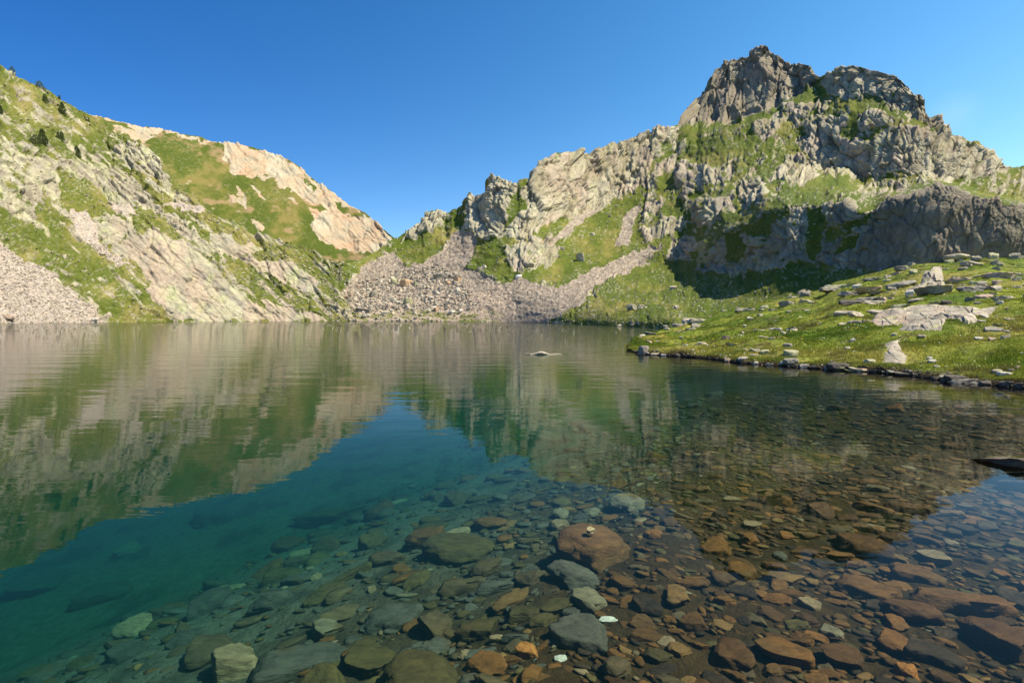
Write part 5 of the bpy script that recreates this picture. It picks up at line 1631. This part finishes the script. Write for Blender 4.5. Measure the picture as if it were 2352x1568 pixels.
def clear(x, y, r, f=0.60):
    gx, gy = int(math.floor(x / GS)), int(math.floor(y / GS))
    for i in range(gx - 2, gx + 3):
        for j in range(gy - 2, gy + 3):
            for (x2, y2, r2) in grid.get((i, j), ()):
                if (x - x2) ** 2 + (y - y2) ** 2 < (f * (r + r2)) ** 2:
                    return False
    return True


def occupy(x, y, r):
    grid.setdefault((int(math.floor(x / GS)), int(math.floor(y / GS))), []).append((x, y, r))


for x, y, a, b, yw in taken:
    for t in (-0.6, 0, 0.6):
        occupy(x + math.cos(yw) * a * t, y + math.sin(yw) * a * t, min(b, a) * 0.8)
stones = []
for count, lo, hi in ((170, 0.14, 0.25), (-700, 0.10, 0.30), (1800, 0.09, 0.14), (9000, 0.05, 0.09), (26000, 0.024, 0.05)):
    for _ in range(abs(count)):
        y = 1.9 + 12.5 * RNG.random() ** 1.5
        x = RNG.uniform(-1.08, 1.3) * (y + 0.6)
        if count < 0 and (x - 0.35) * -0.89 + (y - 2.4) * 0.45 < 0.6: continue
        left = (x - 0.35) * -0.89 + (y - 2.4) * 0.45
        if left > 0.8 and RNG.random() < min(0.55, 0.2 * left) and hi < 0.15: continue
        if left > 6.5: continue
        if left > 2.5 and hi < 0.15 and RNG.random() < 0.6: continue
        a = RNG.uniform(lo, hi); el = RNG.uniform(0.36, 0.8)
        r = a * math.sqrt(el)
        if clear(x, y, r):
            occupy(x, y, r)
            stones.append((x, y, a, el, left))
sx = np.array([t[0] for t in stones]); sy_ = np.array([t[1] for t in stones])
sz = -bed_depth(sx, sy_)
wsum = []
info = []
for (x, y, a, el, left), z in zip(stones, sz):
    right = left < 0.4
    if right:
        colr = RNG.choices(['dark brown', 'brown', 'rusty', 'ochre', 'grey', 'olive', 'tan', 'pale', 'black'], [30, 34, 9, 5, 8, 6, 3, 0.7, 10])[0]
        yaw = math.radians(RNG.gauss(-32, 22))
    else:
        colr = RNG.choices(['slate grey', 'olive', 'grey', 'brown', 'tan', 'pale', 'ochre'], [34, 24, 22, 12, 4, 1.5, 2])[0]
        yaw = math.radians(RNG.gauss(18, 25))
    kind = RNG.choices(['slab', 'block', 'wedge', 'round'], [50, 20, 15, 15] if right else [40, 20, 10, 30])[0]
    # frame position
    d = math.hypot(x, y)
    v = (z - CAM_H) / y
    cpx = 1176 + F * (x / (math.cos(PITCH) - v * math.sin(PITCH) ))
    fy = y * math.cos(PITCH) - (z - CAM_H) * math.sin(PITCH); uz = y * math.sin(PITCH) + (z - CAM_H) * math.cos(PITCH)
    cpx = 1176 + F * x / fy; cpy = 784 - F * uz / fy
    vis = -20 < cpx < 2372 and 760 < cpy < 1590
    size = a * math.sqrt(el) / fy * (1.0 if vis else 0) * (0.55 if left > 1.5 else 1)
    info.append((size, x, y, z, a, el, colr, kind, yaw, cpx, cpy))
info.sort(key=lambda t: -t[0])
N_OBJ = 250
items = []
for k, (size, x, y, z, a, el, colr, kind, yaw, cpx, cpy) in enumerate(info[:N_OBJ]):
    zk = {'slab': 0.42, 'block': 0.62, 'round': 0.8, 'wedge': 0.55}[kind]
    c = a * el * {'slab': 0.40, 'block': 0.55, 'round': 0.6, 'wedge': 0.5}[kind] * RNG.uniform(0.8, 1.2)
    zz = min(z + c * 0.35, -0.035 - c)
    o = put_rock('stone', kind, RNG.randrange(6), M_SUB, (x, y, zz), (a, a * el, c / zk), yaw, (RNG.gauss(0, .13), RNG.gauss(-0.05, .13)), np.array(SUBP[colr]) * RNG.uniform(0.8, 1.25))
    tag(o, None, 'stone', 'stones on the lake bed')
    items.append((o, cpx, cpy, ('large ' if a > 0.19 else 'small ' if a < 0.09 else '') + colr, SHW[kind]))
name_all(items, LMU, 'stone', 1.3)
rest = [t for t in info[N_OBJ:] if t[0] > 0 or t[1] > 0.4]
A = np.array([(t[1], t[2], t[3], t[4], t[5], t[8]) for t in rest])
cc = np.array([SUBP[t[6]] for t in rest], dtype=f32) * rng.uniform(0.8, 1.25, (len(rest), 1)).astype(f32)
c = A[:, 3] * A[:, 4] * rng.uniform(0.4, 0.75, len(A))
scl = np.stack([A[:, 3], A[:, 3] * A[:, 4], c], 1)
pts = np.stack([A[:, 0], A[:, 1], np.minimum(A[:, 2] + c * 0.3, -0.03 - c * 0.5)], 1)
bigp = A[:, 3] > 0.05
tl = rng.normal(0, 0.18, len(A))
merge_rocks('lake_pebbles', pts[~bigp], scl[~bigp], A[~bigp, 5], tl[~bigp], cc[~bigp].astype(f32), M_SUBV, LOW3, 'gravel sized brown stones between the larger ones on the lake bed')
merge_rocks('lake_pebbles', pts[bigp], scl[bigp], A[bigp, 5], tl[bigp], cc[bigp].astype(f32), M_SUBV, LOW2, 'small brown stones filling the bed of the lake between the larger ones')

# rock breaking the surface at the right edge
px, py = 2300, 1066
x, y = (float(v) for v in onwater(px, py))
o = put_rock('rock', 'wedge', 4, M_ROCK, (x + 0.42, y + 0.1, -0.02), (0.85, 0.36, 0.17), -0.08, (-0.38, -0.06), (0.13, 0.10, 0.07))
tag(o, 'low dark slab breaking the water surface at the right frame edge', 'rock', 'rocks lying about the lake shore')
